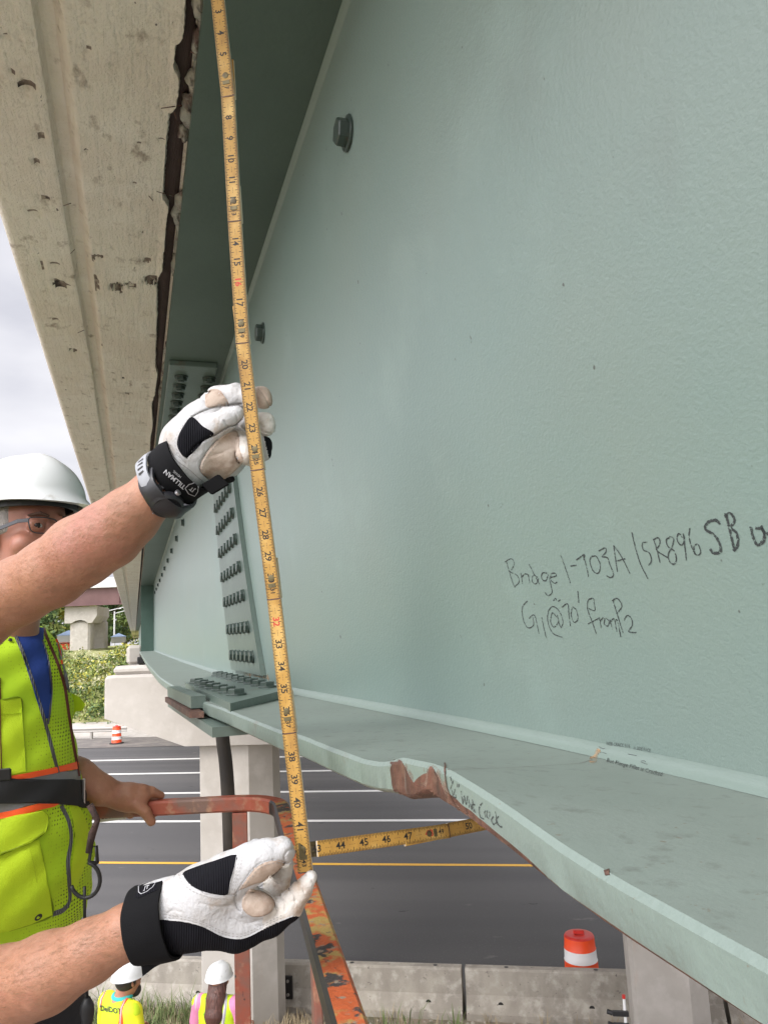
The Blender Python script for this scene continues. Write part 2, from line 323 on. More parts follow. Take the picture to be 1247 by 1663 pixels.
def cone(P,a,b,ra,rb,flat=None):
    a=np.asarray(a,np.float32); b=np.asarray(b,np.float32); ab=b-a
    X=P-a
    if flat is not None:
        n,sc=flat; n=np.asarray(n,np.float32); n=n/np.linalg.norm(n)
        X=X+np.outer((X@n)*(1/sc-1),n)
    L2=float(ab@ab)+1e-12; t=np.clip((X@ab)/L2,0,1)
    return np.linalg.norm(X-t[:,None]*ab,axis=1)-(ra+t*(rb-ra))
def ell(P,c,R,r):   # R rows axes
    X=(P-np.asarray(c,np.float32))@np.asarray(R,np.float32).T; r=np.asarray(r,np.float32)
    k0=np.linalg.norm(X/r,axis=1); k1=np.linalg.norm(X/(r*r),axis=1)+1e-9
    return k0*(k0-1)/k1
def smin(a,b,k): 
    h=np.clip(.5+.5*(b-a)/k,0,1); return b+(a-b)*h-k*h*(1-h)
def smax(a,b,k): return -smin(-a,-b,k)
def chain_sdf(prims):
    """prims: (list of (point, radius) , k, flat) -> sdf closure and bounds"""
    pts=np.array([p for c in prims for p,_ in c[0]]); rr=max(r for c in prims for _,r in c[0])
    def fn(P):
        d=None
        for c in prims:
            ch,k=c[0],c[1]; fl=c[2] if len(c)>2 else None; e=None
            if len(ch)==1: ch=[ch[0],(ch[0][0]+1e-4,ch[0][1])]
            for (a,ra),(b,rb) in zip(ch[:-1],ch[1:]):
                q=cone(P,a,b,ra,rb,fl); e=q if e is None else smin(e,q,min(ra,rb)*.25)
            d=e if d is None else smin(d,e,k)
        return d
    return fn,pts.min(0)-rr*1.5,pts.max(0)+rr*1.5
def sdf_mesh(fn,lo,hi,h):
    n=[int((hi[i]-lo[i])/h)+2 for i in range(3)]
    K=6; n=[-(-k//K)*K for k in n]
    ax=[(lo[i]+np.arange(n[i])*h).astype(np.float32) for i in range(3)]
    cn=[k//K for k in n]; ca=[(lo[i]+(np.arange(cn[i])+.5)*K*h-.5*h).astype(np.float32) for i in range(3)]
    G=np.stack(np.meshgrid(*ca,indexing='ij'),-1).reshape(-1,3).astype(np.float32)
    D=np.concatenate([fn(G[a:a+200000]) for a in range(0,len(G),200000)]).reshape(cn)
    V=np.repeat(np.repeat(np.repeat(np.where(D<0,-1.,1.).astype(np.float32)*h*4,K,0),K,1),K,2)
    near=np.abs(D)<K*h*1.25
    m=np.repeat(np.repeat(np.repeat(near,K,0),K,1),K,2); ii=np.argwhere(m); vals=np.empty(len(ii),np.float32)
    for a in range(0,len(ii),300000):
        q=ii[a:a+300000]; vals[a:a+300000]=fn(np.stack([ax[0][q[:,0]],ax[1][q[:,1]],ax[2][q[:,2]]],1))
    V[m]=vals
    return snets(V,np.array(lo,float),h)
def bvh_of(*ms):
    V=[];Fc=[]
    for v,f in ms:
        n=len(V); V+=[tuple(p) for p in v]; Fc+=[tuple(int(i)+n for i in q) for q in f]
    return BVHTree.FromPolygons(V,Fc)
def hit(bv,px,py):
    d=Vector(ray(px,py)).normalized(); h=bv.ray_cast(Vector((0,0,0)),d)
    if h[0] is None: return None,None
    n=h[1]; 
    if n.dot(d)>0: n=-n
    return np.array(h[0]),np.array(n)
def spline(pts,n=6,closed=False):
    pts=[np.asarray(p,float) for p in pts]; N_=len(pts); out=[]
    for i in range(N_ if closed else N_-1):
        p1,p2=pts[i],pts[(i+1)%N_]; p0=pts[(i-1)%N_] if (closed or i>0) else 2*p1-p2; p3=pts[(i+2)%N_] if (closed or i<N_-2) else 2*p2-p1
        for k in range(n):
            t=k/n; out.append(.5*((2*p1)+(p2-p0)*t+(2*p0-5*p1+4*p2-p3)*t*t+(3*p1-p0-3*p2+p3)*t**3))
    if not closed: out.append(pts[-1])
    return out
def ribbon(mb,bv,pts,w,lift=.0006,step=3.,mi=0,jit=0,dash=None,dome=0):
    """flat ribbon laid on a surface along a drawn line"""
    P=[]
    for a,b in zip(pts[:-1],pts[1:]):
        a=np.asarray(a,float); b=np.asarray(b,float); n=max(1,int(np.linalg.norm(b-a)/step))
        for k in range(n): P.append(a+(b-a)*k/n)
    P.append(np.asarray(pts[-1],float))
    Q=[]
    for p in P:
        if jit: p=p+RS.uniform(-jit,jit,2)
        h,n=hit(bv,p[0],p[1])
        if h is not None: Q.append((h+n*lift,n))
    runs=[];cur=[]
    for q in Q:
        if cur and np.linalg.norm(q[0]-cur[-1][0])>.06: 
            if len(cur)>1: runs.append(cur)
            cur=[]
        cur.append(q)
    if len(cur)>1: runs.append(cur)
    for Q in runs:
        V=[];c=3 if dome else 2
        for i,(p,n) in enumerate(Q):
            t=Q[min(i+1,len(Q)-1)][0]-Q[max(i-1,0)][0]; s_=np.cross(t,n); l=np.linalg.norm(s_)
            if l<1e-9: s_=np.array([1,0,0]);l=1
            s_=s_/l*w/2*(RS.uniform(.75,1.2) if jit else 1)
            if dome: V+=[p-s_-n*lift*2,p+n*dome,p+s_-n*lift*2]
            else: V+=[p-s_,p+s_]
        Fc=[]
        for i in range(len(Q)-1):
            if dash and (i//dash)%2: continue
            for j in range(c-1): Fc.append((i*c+j,i*c+j+1,(i+1)*c+j+1,(i+1)*c+j))
        mb.add(V,Fc,mi)
def inside(poly,P):
    x,y=P[:,0],P[:,1]; r=np.zeros(len(P),bool); n=len(poly)
    for i in range(n):
        x1,y1=poly[i]; x2,y2=poly[(i+1)%n]
        c=((y1>y)!=(y2>y))&(x<(x2-x1)*(y-y1)/((y2-y1) if y2!=y1 else 1e-9)+x1); r^=c
    return r
def patch(mb,bv,poly,lift=.0008,res=4.,mi=0,smooth_n=5,thick=None):
    """a thin sheet of given outline laid on a surface"""
    if smooth_n: poly=spline(poly,smooth_n,True)
    poly=np.array(poly); 
    # even out spacing
    lo,hi=poly.min(0),poly.max(0)
    gx,gy=np.meshgrid(np.arange(lo[0],hi[0],res),np.arange(lo[1],hi[1],res)); G=np.stack([gx.ravel(),gy.ravel()],1)
    G=G[inside(poly,G)]
    if len(G): 
        dm=np.min(np.linalg.norm(G[:,None]-poly[None],axis=2),axis=1); G=G[dm>res*.5]
    allp=[Vector(p) for p in poly]+[Vector(p) for p in G]; n=len(poly)
    r=delaunay_2d_cdt(allp,[(i,(i+1)%n) for i in range(n)],[],1,1e-4)
    vs,fs=r[0],r[2]; V=[];ok=[];NN=[]
    for v in vs:
        h,nn=hit(bv,v[0],v[1]); ok.append(h is not None); V.append(h if h is not None else np.zeros(3)); NN.append(nn if nn is not None else np.zeros(3))
    V=np.array(V);NN=np.array(NN); Fc=[]
    for f in fs:
        if all(ok[i] for i in f):
            d=[np.linalg.norm(V[f[i]]-V[f[i-1]]) for i in range(len(f))]
            if max(d)<.07*max(1,np.linalg.norm(V[f[0]])/1.): 
                fn=np.cross(V[f[1]]-V[f[0]],V[f[2]]-V[f[0]])
                f=list(f)
                if fn@NN[f[0]]<0: f=f[::-1]
                Fc.append(f)
    if not Fc: return
    used=sorted({i for f in Fc for i in f}); mp={u:k for k,u in enumerate(used)}
    T=[V[u]+NN[u]*lift for u in used]; Bt=[V[u]-NN[u]*lift*.6 for u in used]; k=len(used)
    Fa=[[mp[i] for i in f] for f in Fc]; ed={}
    for f in Fa:
        for i in range(len(f)):
            e=(f[i],f[(i+1)%len(f)]); ed[e]=1
    side=[(b,a,a+k,b+k) for (a,b) in ed if (b,a) not in ed]
    mb.add(T+Bt,Fa+[tuple(s_) for s_ in side],mi)
_tc={}
def text_geo(s,off=0.,shear=0.):
    key=(s,off,shear)
    if key in _tc: return _tc[key]
    c=bpy.data.curves.new('t','FONT'); c.body=s; c.offset=off; c.shear=shear; c.resolution_u=2; c.align_x='CENTER'; c.align_y='CENTER'
    o=bpy.data.objects.new('t',c); COL.objects.link(o); dg=bpy.context.evaluated_depsgraph_get(); oe=o.evaluated_get(dg); me=oe.to_mesh()
    V=np.array([v.co[:2] for v in me.vertices]); Fc=[tuple(p.vertices) for p in me.polygons]; oe.to_mesh_clear()
    bpy.data.objects.remove(o); bpy.data.curves.remove(c)
    if len(V): 
        mid=(V.min(0)+V.max(0))/2; V=V-mid; 
    _tc[key]=(V,Fc); return V,Fc
def text_px(mb,bv,s,c,xv,yv,lift=.0008,off=.01,mi=0,shear=0.):
    """lettering laid on a surface: xv / yv = pixel vectors of one em along and up"""
    V,Fc=text_geo(s,off,shear); T=[];ok=[]
    for x,y in V:
        h,n=hit(bv,c[0]+xv[0]*x+yv[0]*y,c[1]+xv[1]*x+yv[1]*y); ok.append(h is not None); T.append(h+n*lift if h is not None else (0,0,0))
    mb.add(T,[f for f in Fc if all(ok[i] for i in f)],mi)
def text_pl(mb,s,c,xv,yv,off=.01,mi=0,shear=0.):
    V,Fc=text_geo(s,off,shear); c,xv,yv=[np.asarray(v,float) for v in (c,xv,yv)]
    mb.add([c+xv*x+yv*y for x,y in V],Fc,mi)
def fnoise(n,seed,octs=4):
    r=np.random.RandomState(seed); x=np.linspace(0,1,n); y=np.zeros(n)
    for o in range(octs):
        k=2**(o+3); y+=np.interp(x,np.linspace(0,1,k),r.uniform(-1,1,k))/2**o
    return y
def dup(o,parent,loc,quat=None):
    c=o.copy(); COL.objects.link(c); c.parent=parent; c.location=Vector([float(v) for v in loc]); 
    if quat is not None: c.rotation_mode='QUATERNION'; c.rotation_quaternion=quat
    return c

# ================================================================== the girder
ZT,ZB,ZR=.946,-.137,-5.9          # underside of top flange, top of bottom flange, road
JY=[-6,.25,.47,.689,.829,1.055,1.831,3.128,5.2,13.5,60]; JX=[.45,.457,.458,.4556,.4465,.428,.358,.318,.305,.303,.303]
LY=[-6,.2,.35,.40,.47,.51,.556,.594,.635,.665,.69,.72,.77,.885,1.0,1.1,1.5,2.1,60]
LZ=[0,.001,.006,.010,.019,.023,.027,.027,.024,.0225,.0155,.010,.006,.005,.006,.002,.004,0,0]
YS=np.unique(np.concatenate([np.linspace(-6,-.2,12),np.arange(-.2,.5,.02),np.arange(.5,.8,.006),np.arange(.8,3,.03),np.linspace(3,14,60),np.linspace(14,60,12)])); YS=YS[np.concatenate([[True],np.diff(YS)>1e-4])]
def sm(Y,X,Z,s=.05):
    d=np.linspace(-2,2,9); wv=np.exp(-d*d/2); wv/=wv.sum(); return sum(np.interp(Y+k*s,X,Z)*q for k,q in zip(d,wv))
XJ=lambda y:sm(np.asarray(y,float),JY,JX,.10)
LF=lambda y:sm(np.asarray(y,float),LY,LZ,.008)
XT=.303; WB=.225
def webX(y,z):
    s=np.clip((ZT-z)/(ZT-ZB),0,1); return XT+(XJ(y)-XT)*s**1.7
girder=empty('steel_girder',(XT,6,ZB),'sage green painted steel bridge girder with handwriting and a bent, rust-scarred lower flange','girder')
zs=np.unique(np.concatenate([np.linspace(ZB-.002,.2,18),np.linspace(.2,ZT+.002,14)]))
V=[(float(webX(y,z)),y,z) for y in YS for z in zs]; nz=len(zs); n=len(V)
Fc=[(i*nz+j,i*nz+j+1,(i+1)*nz+j+1,(i+1)*nz+j) for i in range(len(YS)-1) for j in range(nz-1)]
WEBF=(V,Fc); V2=V+[(x+.012,y,z) for x,y,z in V]; F2=Fc+[tuple(k+n for k in f[::-1]) for f in Fc]
for i in range(len(YS)-1): F2+=[(i*nz,(i+1)*nz,(i+1)*nz+n,i*nz+n),((i+1)*nz-1,(i+1)*nz-1+n,(i+2)*nz-1+n,(i+2)*nz-1)]
m_=len(YS)-1; F2+=[tuple([0,nz-1,nz-1+n,n]),tuple([m_*nz,m_*nz+n,m_*nz+nz-1+n,m_*nz+nz-1])]
web=mesh('web',V2,F2,M['sage'],girder,smooth=True,sharp=40)
# bottom flange: follows the bent web, outer edge lifted and dented at the strike
TF=.0285
def fl_section(y):
    xj=float(XJ(y)); l=float(LF(y)); xo=xj-WB; T=TF+.007*math.exp(-((y-.655)/.028)**2)-.004*math.exp(-((y-.605)/.02)**2)
    P=[]
    for s in np.linspace(0,1,12):      # top surface outer edge to web
        x=xo+(WB)*s; z=ZB+l*(1-s)**1.5
        if s==0: P.append((x+.0004,z-.004)); x+=.0035
        P.append((x,z))
    P.append((xj+WB,ZB)); P.append((xj+WB,ZB-TF)); P.append((xj,ZB-TF)); 
    rh=.0016+.0005*math.sin(y*61)+.0004*math.sin(y*233)+.012*math.exp(-((y-.60)/.05)**2)+.004*math.exp(-((y-.50)/.05)**2)
    P.append((xo+.05,ZB+l*.7-TF)); P.append((xo+.006,ZB+l-T)); P.append((xo+.0015,ZB+l-T+.003)); P.append((xo+.0004,ZB+l-T+.003+max(rh,.001)))
    return P
secs=[fl_section(y) for y in YS]; k=len(secs[0]); V=[(x,y,z) for y,s_ in zip(YS,secs) for x,z in s_]
Fc=[(i*k+j,(i+1)*k+j,(i+1)*k+(j+1)%k,i*k+(j+1)%k) for i in range(len(YS)-1) for j in range(k)]
Fc+=[tuple(range(k)),tuple((len(YS)-1)*k+j for j in range(k))[::-1]]
mi=[]
for i in range(len(YS)-1):
    for j in range(k): mi.append(1 if (j in(k-1,0)) else (2 if (j in(k-2,k-3,k-4) and YS[i]<.67) else 1 if j==k-2 else 0))
mi+=[0,0]
mesh('bottom_flange',V,Fc,[M['sage_top'],M['sage_edge'],M['rust']],girder,smooth=True,mi=mi,sharp=35); FLG=(V,Fc)
# top flange
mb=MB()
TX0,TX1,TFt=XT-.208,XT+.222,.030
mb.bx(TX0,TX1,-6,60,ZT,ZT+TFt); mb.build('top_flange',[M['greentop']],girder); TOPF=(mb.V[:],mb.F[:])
# fillet welds
def bead(name,top):
    V=[];c=4
    for y in YS:
        if top: x=XT; V+=[(x-.009,y,ZT-.0005),(x-.006,y,ZT-.0055),(x-.0035,y,ZT-.008),(x+.0005,y,ZT-.011)]
        else:
            x=float(webX(y,ZB)); x2=float(webX(y,ZB+.014)); V+=[(x-.012,y,ZB+.0006),(x-.0075,y,ZB+.0045),(x-.004,y,ZB+.0085),(x2-.0003,y,ZB+.014)]
    Fc=[(i*c+j,(i+1)*c+j,(i+1)*c+j+1,i*c+j+1) for i in range(len(YS)-1) for j in range(c-1)]
    if top: Fc=[f[::-1] for f in Fc]
    return mesh(name,V,Fc,M['sage_weld'],girder,smooth=True),(V,Fc)
bead('weld_bead',True); _,BEAD=bead('weld_bead',False)
BV=bvh_of(WEBF,FLG,BEAD)
# stiffener at the pier and a second one further on
for y in (12.9,):
    mb=MB(); mb.bx(XT-.205,XT-.003,y,y+.02,ZB+.003,ZT-.003); mb.build('bearing_stiffener',[M['greenplate']],girder)
# bolts -------------------------------------------------------------
def hexbolt(r,hh,wr,shank,sr):
    mb=MB(); mb.lathe((0,0,0),[(wr,0),(wr,.003),(wr*.97,.004)],seg=20)
    V=[];a0=.2
    for zz,rr in ((.004,r),(.004+hh*.85,r),(.004+hh,r*.9)):
        for q in range(6): V.append((rr*math.cos(a0+q*math.pi/3),rr*math.sin(a0+q*math.pi/3),zz))
    mb.add(V,[(i*6+j,i*6+(j+1)%6,(i+1)*6+(j+1)%6,(i+1)*6+j) for i in range(2) for j in range(6)]+[tuple(range(12,18))])
    if shank: mb.lathe((0,0,.004+hh),[(sr,0),(sr,shank*.8),(sr*.8,shank)],seg=12)
    return mb
def qn(n): return Vector(n).to_track_quat('Z','Y')
def bolt_first(hb,par,loc,n):
    o=hb.build('bolt',[M['bolt']],None,sharp=30); o.parent=par; o.rotation_mode='QUATERNION'; o.rotation_quaternion=qn(n); o.location=Vector([float(v) for v in (np.array(loc)-LOC[par])]); LOC[o]=LOC[par]; return o
hb=hexbolt(.0225,.014,.0,0,0); hb=MB()
# big flanged heads along the upper web
def webhead():
    mb=hexbolt(.021,.016,.027,0,0); return mb
b0=None
for i in range(16):
    y=.988+.788*i
    if y>12.7: break
    z=.762; p=np.array((float(webX(y,z)),y,z))
    if b0 is None: b0=bolt_first(webhead(),girder,p,(-1,0,0))
    else: dup(b0,girder,p-LOC[girder],qn((-1,0,0)))
# web splice plate
pz=np.array([-.105,0,.1,.2,.3,.4,.5,.6,.7,.78]); y0=2.10+.42*(pz+.1)**1.0*1.0; 
sp=MB(); V=[];w2=.55
rows=[]
for z,ya in zip(pz,y0):
    r=[]
    for f_ in np.linspace(0,1,6): y=ya+f_*w2; r.append((float(webX(y,z))-.015,y,z))
    rows.append(r)
k=6; V=[p for r in rows for p in r]; n=len(V); V+=[(x+.0145,y,z) for x,y,z in V]
Fc=[(i*k+j,i*k+j+1,(i+1)*k+j+1,(i+1)*k+j)[::-1] for i in range(len(pz)-1) for j in range(k-1)]
ii=len(pz)
for j in range(k-1): Fc+=[(j,j+1,j+1+n,j+n),((ii-1)*k+j+n,(ii-1)*k+j+1+n,(ii-1)*k+j+1,(ii-1)*k+j)]
for i in range(ii-1): Fc+=[(i*k,i*k+n,(i+1)*k+n,(i+1)*k),(i*k+k-1,(i+1)*k+k-1,(i+1)*k+k-1+n,i*k+k-1+n)]
plate=mesh('web_splice_plate',V,Fc,M['sage_dark'],girder)
zr=[-.055,.032,.128,.219,.31,.40,.49,.58,.67]; b0=None
for z in zr:
    for c in range(6):
        ya=2.10+.42*(z+.1); y=ya+.075+c*.078
        p=np.array((float(webX(y,z))-.0151,y,z))
        if b0 is None: b0=bolt_first(hexbolt(.0175,.0085,.019,0,.010),plate,p,(-1,0,0))
        else: dup(b0,plate,p-LOC[plate],qn((-1,0,0)))
# splice plate under the top flange
mb=MB(); mb.bx(TX0+.012,XT-.035,2.49,3.9,ZT-.019,ZT-.0005,bev=.002); tsp=mb.build('flange_splice_plate',[M['sage_dark']],girder); b0=None
for c,x in enumerate((.152,.250)):
    for i in range(13):
        y=2.60+i*.098; p=np.array((x,y,ZT-.0195))
        if b0 is None: b0=bolt_first(hexbolt(.0205,.013,.0245,.004,.0115),tsp,p,(0,0,-1))
        else: dup(b0,tsp,p-LOC[tsp],qn((0,0,-1)))
# splice plates on the bottom flange
mb=MB(); bs=[(.148,1.425),(.292,1.68),(.292+.0,2.62),(.125,2.18)]
def slab(mb,pts,z0,z1,mi=0):
    n=len(pts); V=[(x,y,z0) for x,y in pts]+[(x,y,z1) for x,y in pts]; mb.add(V,[tuple(range(n))[::-1],tuple(range(n,2*n))]+[(i,(i+1)%n,(i+1)%n+n,i+n) for i in range(n)],mi)
zt=ZB+.006
slab(mb,[(.170,1.44),(.330,1.70),(.290,2.75),(.138,2.25)],zt-.004,zt+.012); bsp=mb.build('flange_splice_plate',[M['sage_dark']],girder); b0=None
for (xa,ya,xb,yb,cnt) in ((.205,1.63,.165,2.18,7),(.300,1.80,.262,2.55,9)):
    for i in range(cnt):
        f_=i/(cnt-1); p=np.array((xa+(xb-xa)*f_,ya+(yb-ya)*f_,zt+.0121))
        if b0 is None: b0=bolt_first(hexbolt(.018,.010,.022,0,.010),bsp,p,(0,0,1))
        else: dup(b0,bsp,p-LOC[bsp],qn((0,0,1)))
mb=MB(); slab(mb,[(.142,1.50),(.33,1.50),(.28,2.30),(.092,2.30)],ZB-TF-.020,ZB-TF-.001); mb.build('lower_splice_plate',[M['sage_dark'],M['rust']],girder)
mb=MB(); slab(mb,[(.118,1.72),(.150,1.72),(.116,2.16),(.086,2.16)],ZB-.010,ZB+.016); mb.build('filler_plate',[M['sage_dark']],girder)
mb=MB(); slab(mb,[(.112,1.68),(.140,1.66),(.106,2.16),(.080,2.18)],ZB-.026,ZB-.0125); mb.build('rusted_shim',[M['rust']],girder)
# rust patches, scrapes and the crack on the struck edge
mb=MB()
zz=lambda pts,ox,oy,s:[(ox+x/s,oy+y/s) for x,y in pts]
patch(mb,BV,zz([(480,205),(530,192),(552,215),(575,262),(600,310),(640,345),(685,350),(695,300),(700,245),(718,232),(745,275),(775,340),(795,395),(830,450),(900,520),(985,560),(1060,612),(1130,670),(1200,735),(1247,775),(1247,800),(1180,745),(1100,672),(1010,610),(900,545),(800,490),(740,450),(690,432),(650,440),(600,425),(540,398),(498,370),(485,300)],500,1180,3.563),.0006,4,smooth_n=2)
ribbon(mb,BV,[(722,1240),(724,1260),(727,1280),(735,1300),(748,1318)],.0016,.0009)
ribbon(mb,BV,spline([(727,1250),(780,1249),(850,1246),(900,1243),(940,1240),(962,1234)],5),.0006,.0004)
patch(mb,BV,[(981,1414),(989,1412),(990,1421),(983,1422)],.0006,2,smooth_n=0)
mb.build('rust_scar',[M['rust']],girder)
mb=MB(); patch(mb,BV,zz([(462,195),(540,180),(575,215),(600,270),(640,315),(680,320),(690,240),(725,220),(770,262),(800,320),(815,395),(860,450),(940,520),(1060,590),(1160,680),(1247,745),(1247,790),(1100,672),(900,530),(700,440),(560,415),(480,330)],500,1180,3.563),.0003,4,smooth_n=2); mb.build('rust_stain',[M['rust_halo']],girder)
mb=MB(); patch(mb,BV,[(956,1236),(963,1222),(970,1216),(975,1220),(970,1230),(966,1240)],.0005,2); mb.build('rust_stain',[M['rust_soft']],girder); mb=MB()
patch(mb,BV,zz([(965,555),(1105,575),(1110,620),(1100,600),(975,580)],100,920,3.28),.0006,3,smooth_n=0)
mb.build('rust_stain',[M['rust_soft']],girder)
# handwriting ---------------------------------------------------------
def strokes(name,lst,ox,oy,sc,w_,mt,jit=.25):
    mb=MB()
    for st in lst:
        ww=w_
        if isinstance(st,tuple): st,ww=st
        ribbon(mb,BV,[(ox+x/sc,oy+y/sc) for x,y in spline(st,4)],ww,.0004,1.2,jit=jit)
    return mb.build(name,[mt],girder)
line1=[[(62,365),(80,430),(97,480)],[(55,370),(85,355),(98,380),(78,415)],[(78,415),(110,430),(120,460),(97,485)],[(128,420),(135,470)],[(130,440),(145,425),(158,425)],
[(160,425),(168,465)],[(155,400),(157,406)],[(205,440),(185,430),(178,455),(195,470),(208,445)],[(165,380),(190,430),(212,470)],[(245,420),(225,420),(222,445),(240,455),(250,430)],
[(250,425),(265,480),(268,510),(250,522),(235,505)],[(262,440),(288,432),(282,420),(265,425),(262,450),(280,465),(292,460)],[(308,338),(330,400),(352,465)],[(352,388),(380,384)],
[(378,362),(415,335),(412,360)],[(410,340),(425,390),(434,438)],[(445,345),(440,370),(455,410),(478,420),(487,385),(470,345),(448,345)],[(480,320),(510,305),(512,325),(495,345),(520,350),(530,380),(547,425),(535,440),(515,432)],
[(548,295),(555,350),(565,415)],[(548,295),(580,340),(622,422)],[(560,365),(600,355)],[(630,235),(645,300),(670,380),(703,445)],[(700,280),(678,285),(682,315),(710,330),(718,365),(705,385)],
[(728,265),(745,320),(758,375)],[(728,268),(750,260),(758,285),(740,315)],[(742,318),(775,340),(797,352)],[(800,260),(785,270),(795,300),(822,320),(832,360),(818,380),(800,365),(795,335),(812,300),(820,265),(800,255)],
[(860,260),(842,240),(835,270),(855,295),(868,270),(862,240)],[(865,250),(870,300),(878,365)],[(892,215),(890,260),(905,310),(925,340),(942,325),(930,290),(912,300),(915,335)]]
bold=[[(1030,200),(1010,180),(975,190),(962,220),(1000,245),(1025,280),(1032,320),(1000,330),(985,310)],[(1055,150),(1075,230),(1095,320)],[(1050,165),(1078,150),(1095,185),(1070,215)],[(1075,215),(1105,240),(1110,290),(1090,320)],
[(1170,210),(1180,260),(1200,292),(1228,270),(1225,225),(1190,215)],[(1215,205),(1235,250)],[(1225,235),(1250,240),(1275,200),(1290,265)]]
line2=[[(158,545),(135,575),(138,630),(160,668),(185,655),(182,620)],[(165,625),(190,612),(210,695)],[(222,620),(232,670),(243,715)],[(290,620),(270,600),(262,640),(278,665),(298,640),(292,610)],
[(298,640),(308,665),(318,640),(300,590),(270,572),(250,600),(252,650),(275,695),(315,710)],[(275,545),(285,535),(295,550),(306,540)],[(312,575),(340,560),(345,610),(352,660)],[(360,575),(355,610),(368,642),(385,630),(380,590),(362,572)],
[(385,500),(390,555)],[(460,560),(455,535),(432,545),(430,585),(450,640),(470,697)],[(435,580),(462,590),(460,560)],[(432,650),(480,625)],[(482,620),(492,668)],[(484,640),(500,622)],[(508,625),(505,650),(520,660),(528,640),(512,622)],
[(530,630),(542,675)],[(535,640),(550,628),(562,685)],[(552,640),(565,635),(580,710)],[(545,545),(565,610),(590,690)],[(540,545),(565,535),(585,570),(560,605)],[(595,635),(608,612),(628,625),(632,655),(615,685),(652,690)]]
strokes('handwriting',[(s_,.00125) for s_ in line1]+[(s_,.0024) for s_ in bold]+[(s_,.0012) for s_ in line2],800,780,2.79,.001,M['crayon'])
wide=[[(826,292),(832,322)],[(842,312),(826,362)],[(835,368),(842,415)],[(852,362),(846,400),(856,412),(856,390)],[(865,330),(868,350)],[(875,332),(877,350)],[(888,370),(897,445),(905,400),(917,450),(925,400)],
[(932,420),(935,470)],[(940,440),(950,482)],[(952,420),(950,478)],[(956,450),(968,452)],[(957,430),(960,495)],[(956,470),(972,497)],[(1010,440),(992,470),(998,520),(1020,535)],[(1022,490),(1028,525)],[(1030,485),(1024,500)],
[(1040,485),(1035,515),(1050,530),(1052,490)],[(1075,520),(1062,540),(1075,565),(1092,555)],[(1085,490),(1100,570)],[(1105,520),(1088,540),(1112,578)],[(1112,578),(1124,580)]]
strokes('handwriting',[(s_,.0010) for s_ in wide],500,1180,3.563,.001,M['crayon'])
strokes('handwriting',[[(480,168),(510,185),(532,182)],[(495,218),(520,222),(545,232)],[(725,232),(765,238),(800,246)],[(835,292),(860,290),(875,300)],[(832,300),(852,308),(890,322)]],880,1180,5.196,.0006,M['crayon_thin'],.1)
mb=MB(); z5=lambda x,y:(880+x/5.196,1180+y/5.196)
text_px(mb,BV,'WEB CRACK 5/16',z5(642,152),(5.0,.6),(0,-8.5),.0004,.0,shear=.15)
text_px(mb,BV,'in SIDE FACE',z5(845,188),(5.0,1.0),(0,-8.),.0004,.0,shear=.15)
text_px(mb,BV,'Bot Flange Fillet is Cracked',z5(780,350),(8.2,2.15),(0,-10.5),.0004,.0,shear=.4)
mb.build('handwriting',[M['crayon_thin']],girder)
# ================================================================== the deck overhang
deck=empty('concrete_deck',(-.1,6,1.0),'long weathered concrete bridge deck overhang with drip groove and broken ragged edge','bridge deck')
ZC=.975
ys=np.unique(np.concatenate([np.arange(-1,.55,.05),np.arange(.55,1.6,.006),np.arange(1.6,3.2,.012),np.arange(3.2,8,.05),np.linspace(8,150,60)]))
ny=len(ys); fn_=fnoise(6000,3,6); yy=np.linspace(-2,160,6000)
EN=lambda y:np.interp(y,np.linspace(-1,8,6000),fnoise(6000,5,11))*.0075
def cover(y):      # where the broken grout laps over the flange edge
    px=pix(np.array([.07,y,ZC]))[1] if y>.5 else 0
    K_=[(-900,.010),(60,.012),(75,.001),(112,.002),(125,.013),(170,.012),(190,-.004),(318,-.005),(332,.013),(440,.011),(458,-.006),(590,-.005),(604,.008),(640,.006),(655,-.002),(685,.009),(2000,.009)]
    return float(np.interp(px,[q[0] for q in K_],[q[1] for q in K_]))
prof=[(-.300,1.30),(-.300,1.000),(-.296,.985),(-.288,.977)]+[(x,ZC) for x in np.linspace(-.28,-.158,22)]+[(-.154,ZC+.001),(-.1505,.992),(-.148,1.000),(-.126,1.000),(-.119,.990),(-.112,.979),(-.108,ZC)]+[(x,ZC) for x in np.linspace(-.104,.052,40)]
pits=[(45,140,16,8,.010),(20,118,5,5,.006),(11,60,6,5,.007),(69,222,9,7,.005),(60,262,7,6,.007),(72,322,15,5,.006),(57,347,14,5,.007),(99,462,13,8,.007),(160,418,12,4,.006),(190,467,11,6,.020),(213,464,9,4,.016),(249,456,15,7,.013),
(237,426,7,4,.006),(181,106,4,4,.006),(265,54,4,3,.006),(141,246,6,3,.006),(199,335,5,2,.005),(138,377,5,8,.007),(147,425,7,8,.006),(270,18,3,6,.005),(155,460,7,14,.006),(90,430,9,4,.005),(110,465,8,3,.005),(205,477,12,1.5,.006),(120,570,8,3,.01),(90,520,7,3,.006),(160,560,9,3,.006),(150,612,8,3,.008),(210,640,8,2,.008),(70,432,5,12,.004)]
pp=np.array([onz(p[0],p[1],ZC) for p in pits]); 
pr=np.array([(np.linalg.norm(onz(p[0]+p[2],p[1],ZC)-onz(p[0],p[1],ZC)),np.linalg.norm(onz(p[0],p[1]+p[3],ZC)-onz(p[0],p[1],ZC)),p[4]) for p in pits])
V=[];PM=[]
rng=np.random.RandomState(5)
extra=[(rng.uniform(-.27,.05),rng.uniform(.7,7),rng.uniform(.003,.012),rng.uniform(.003,.010),rng.uniform(.002,.006)) for _ in range(170)]
exa=np.array(extra)
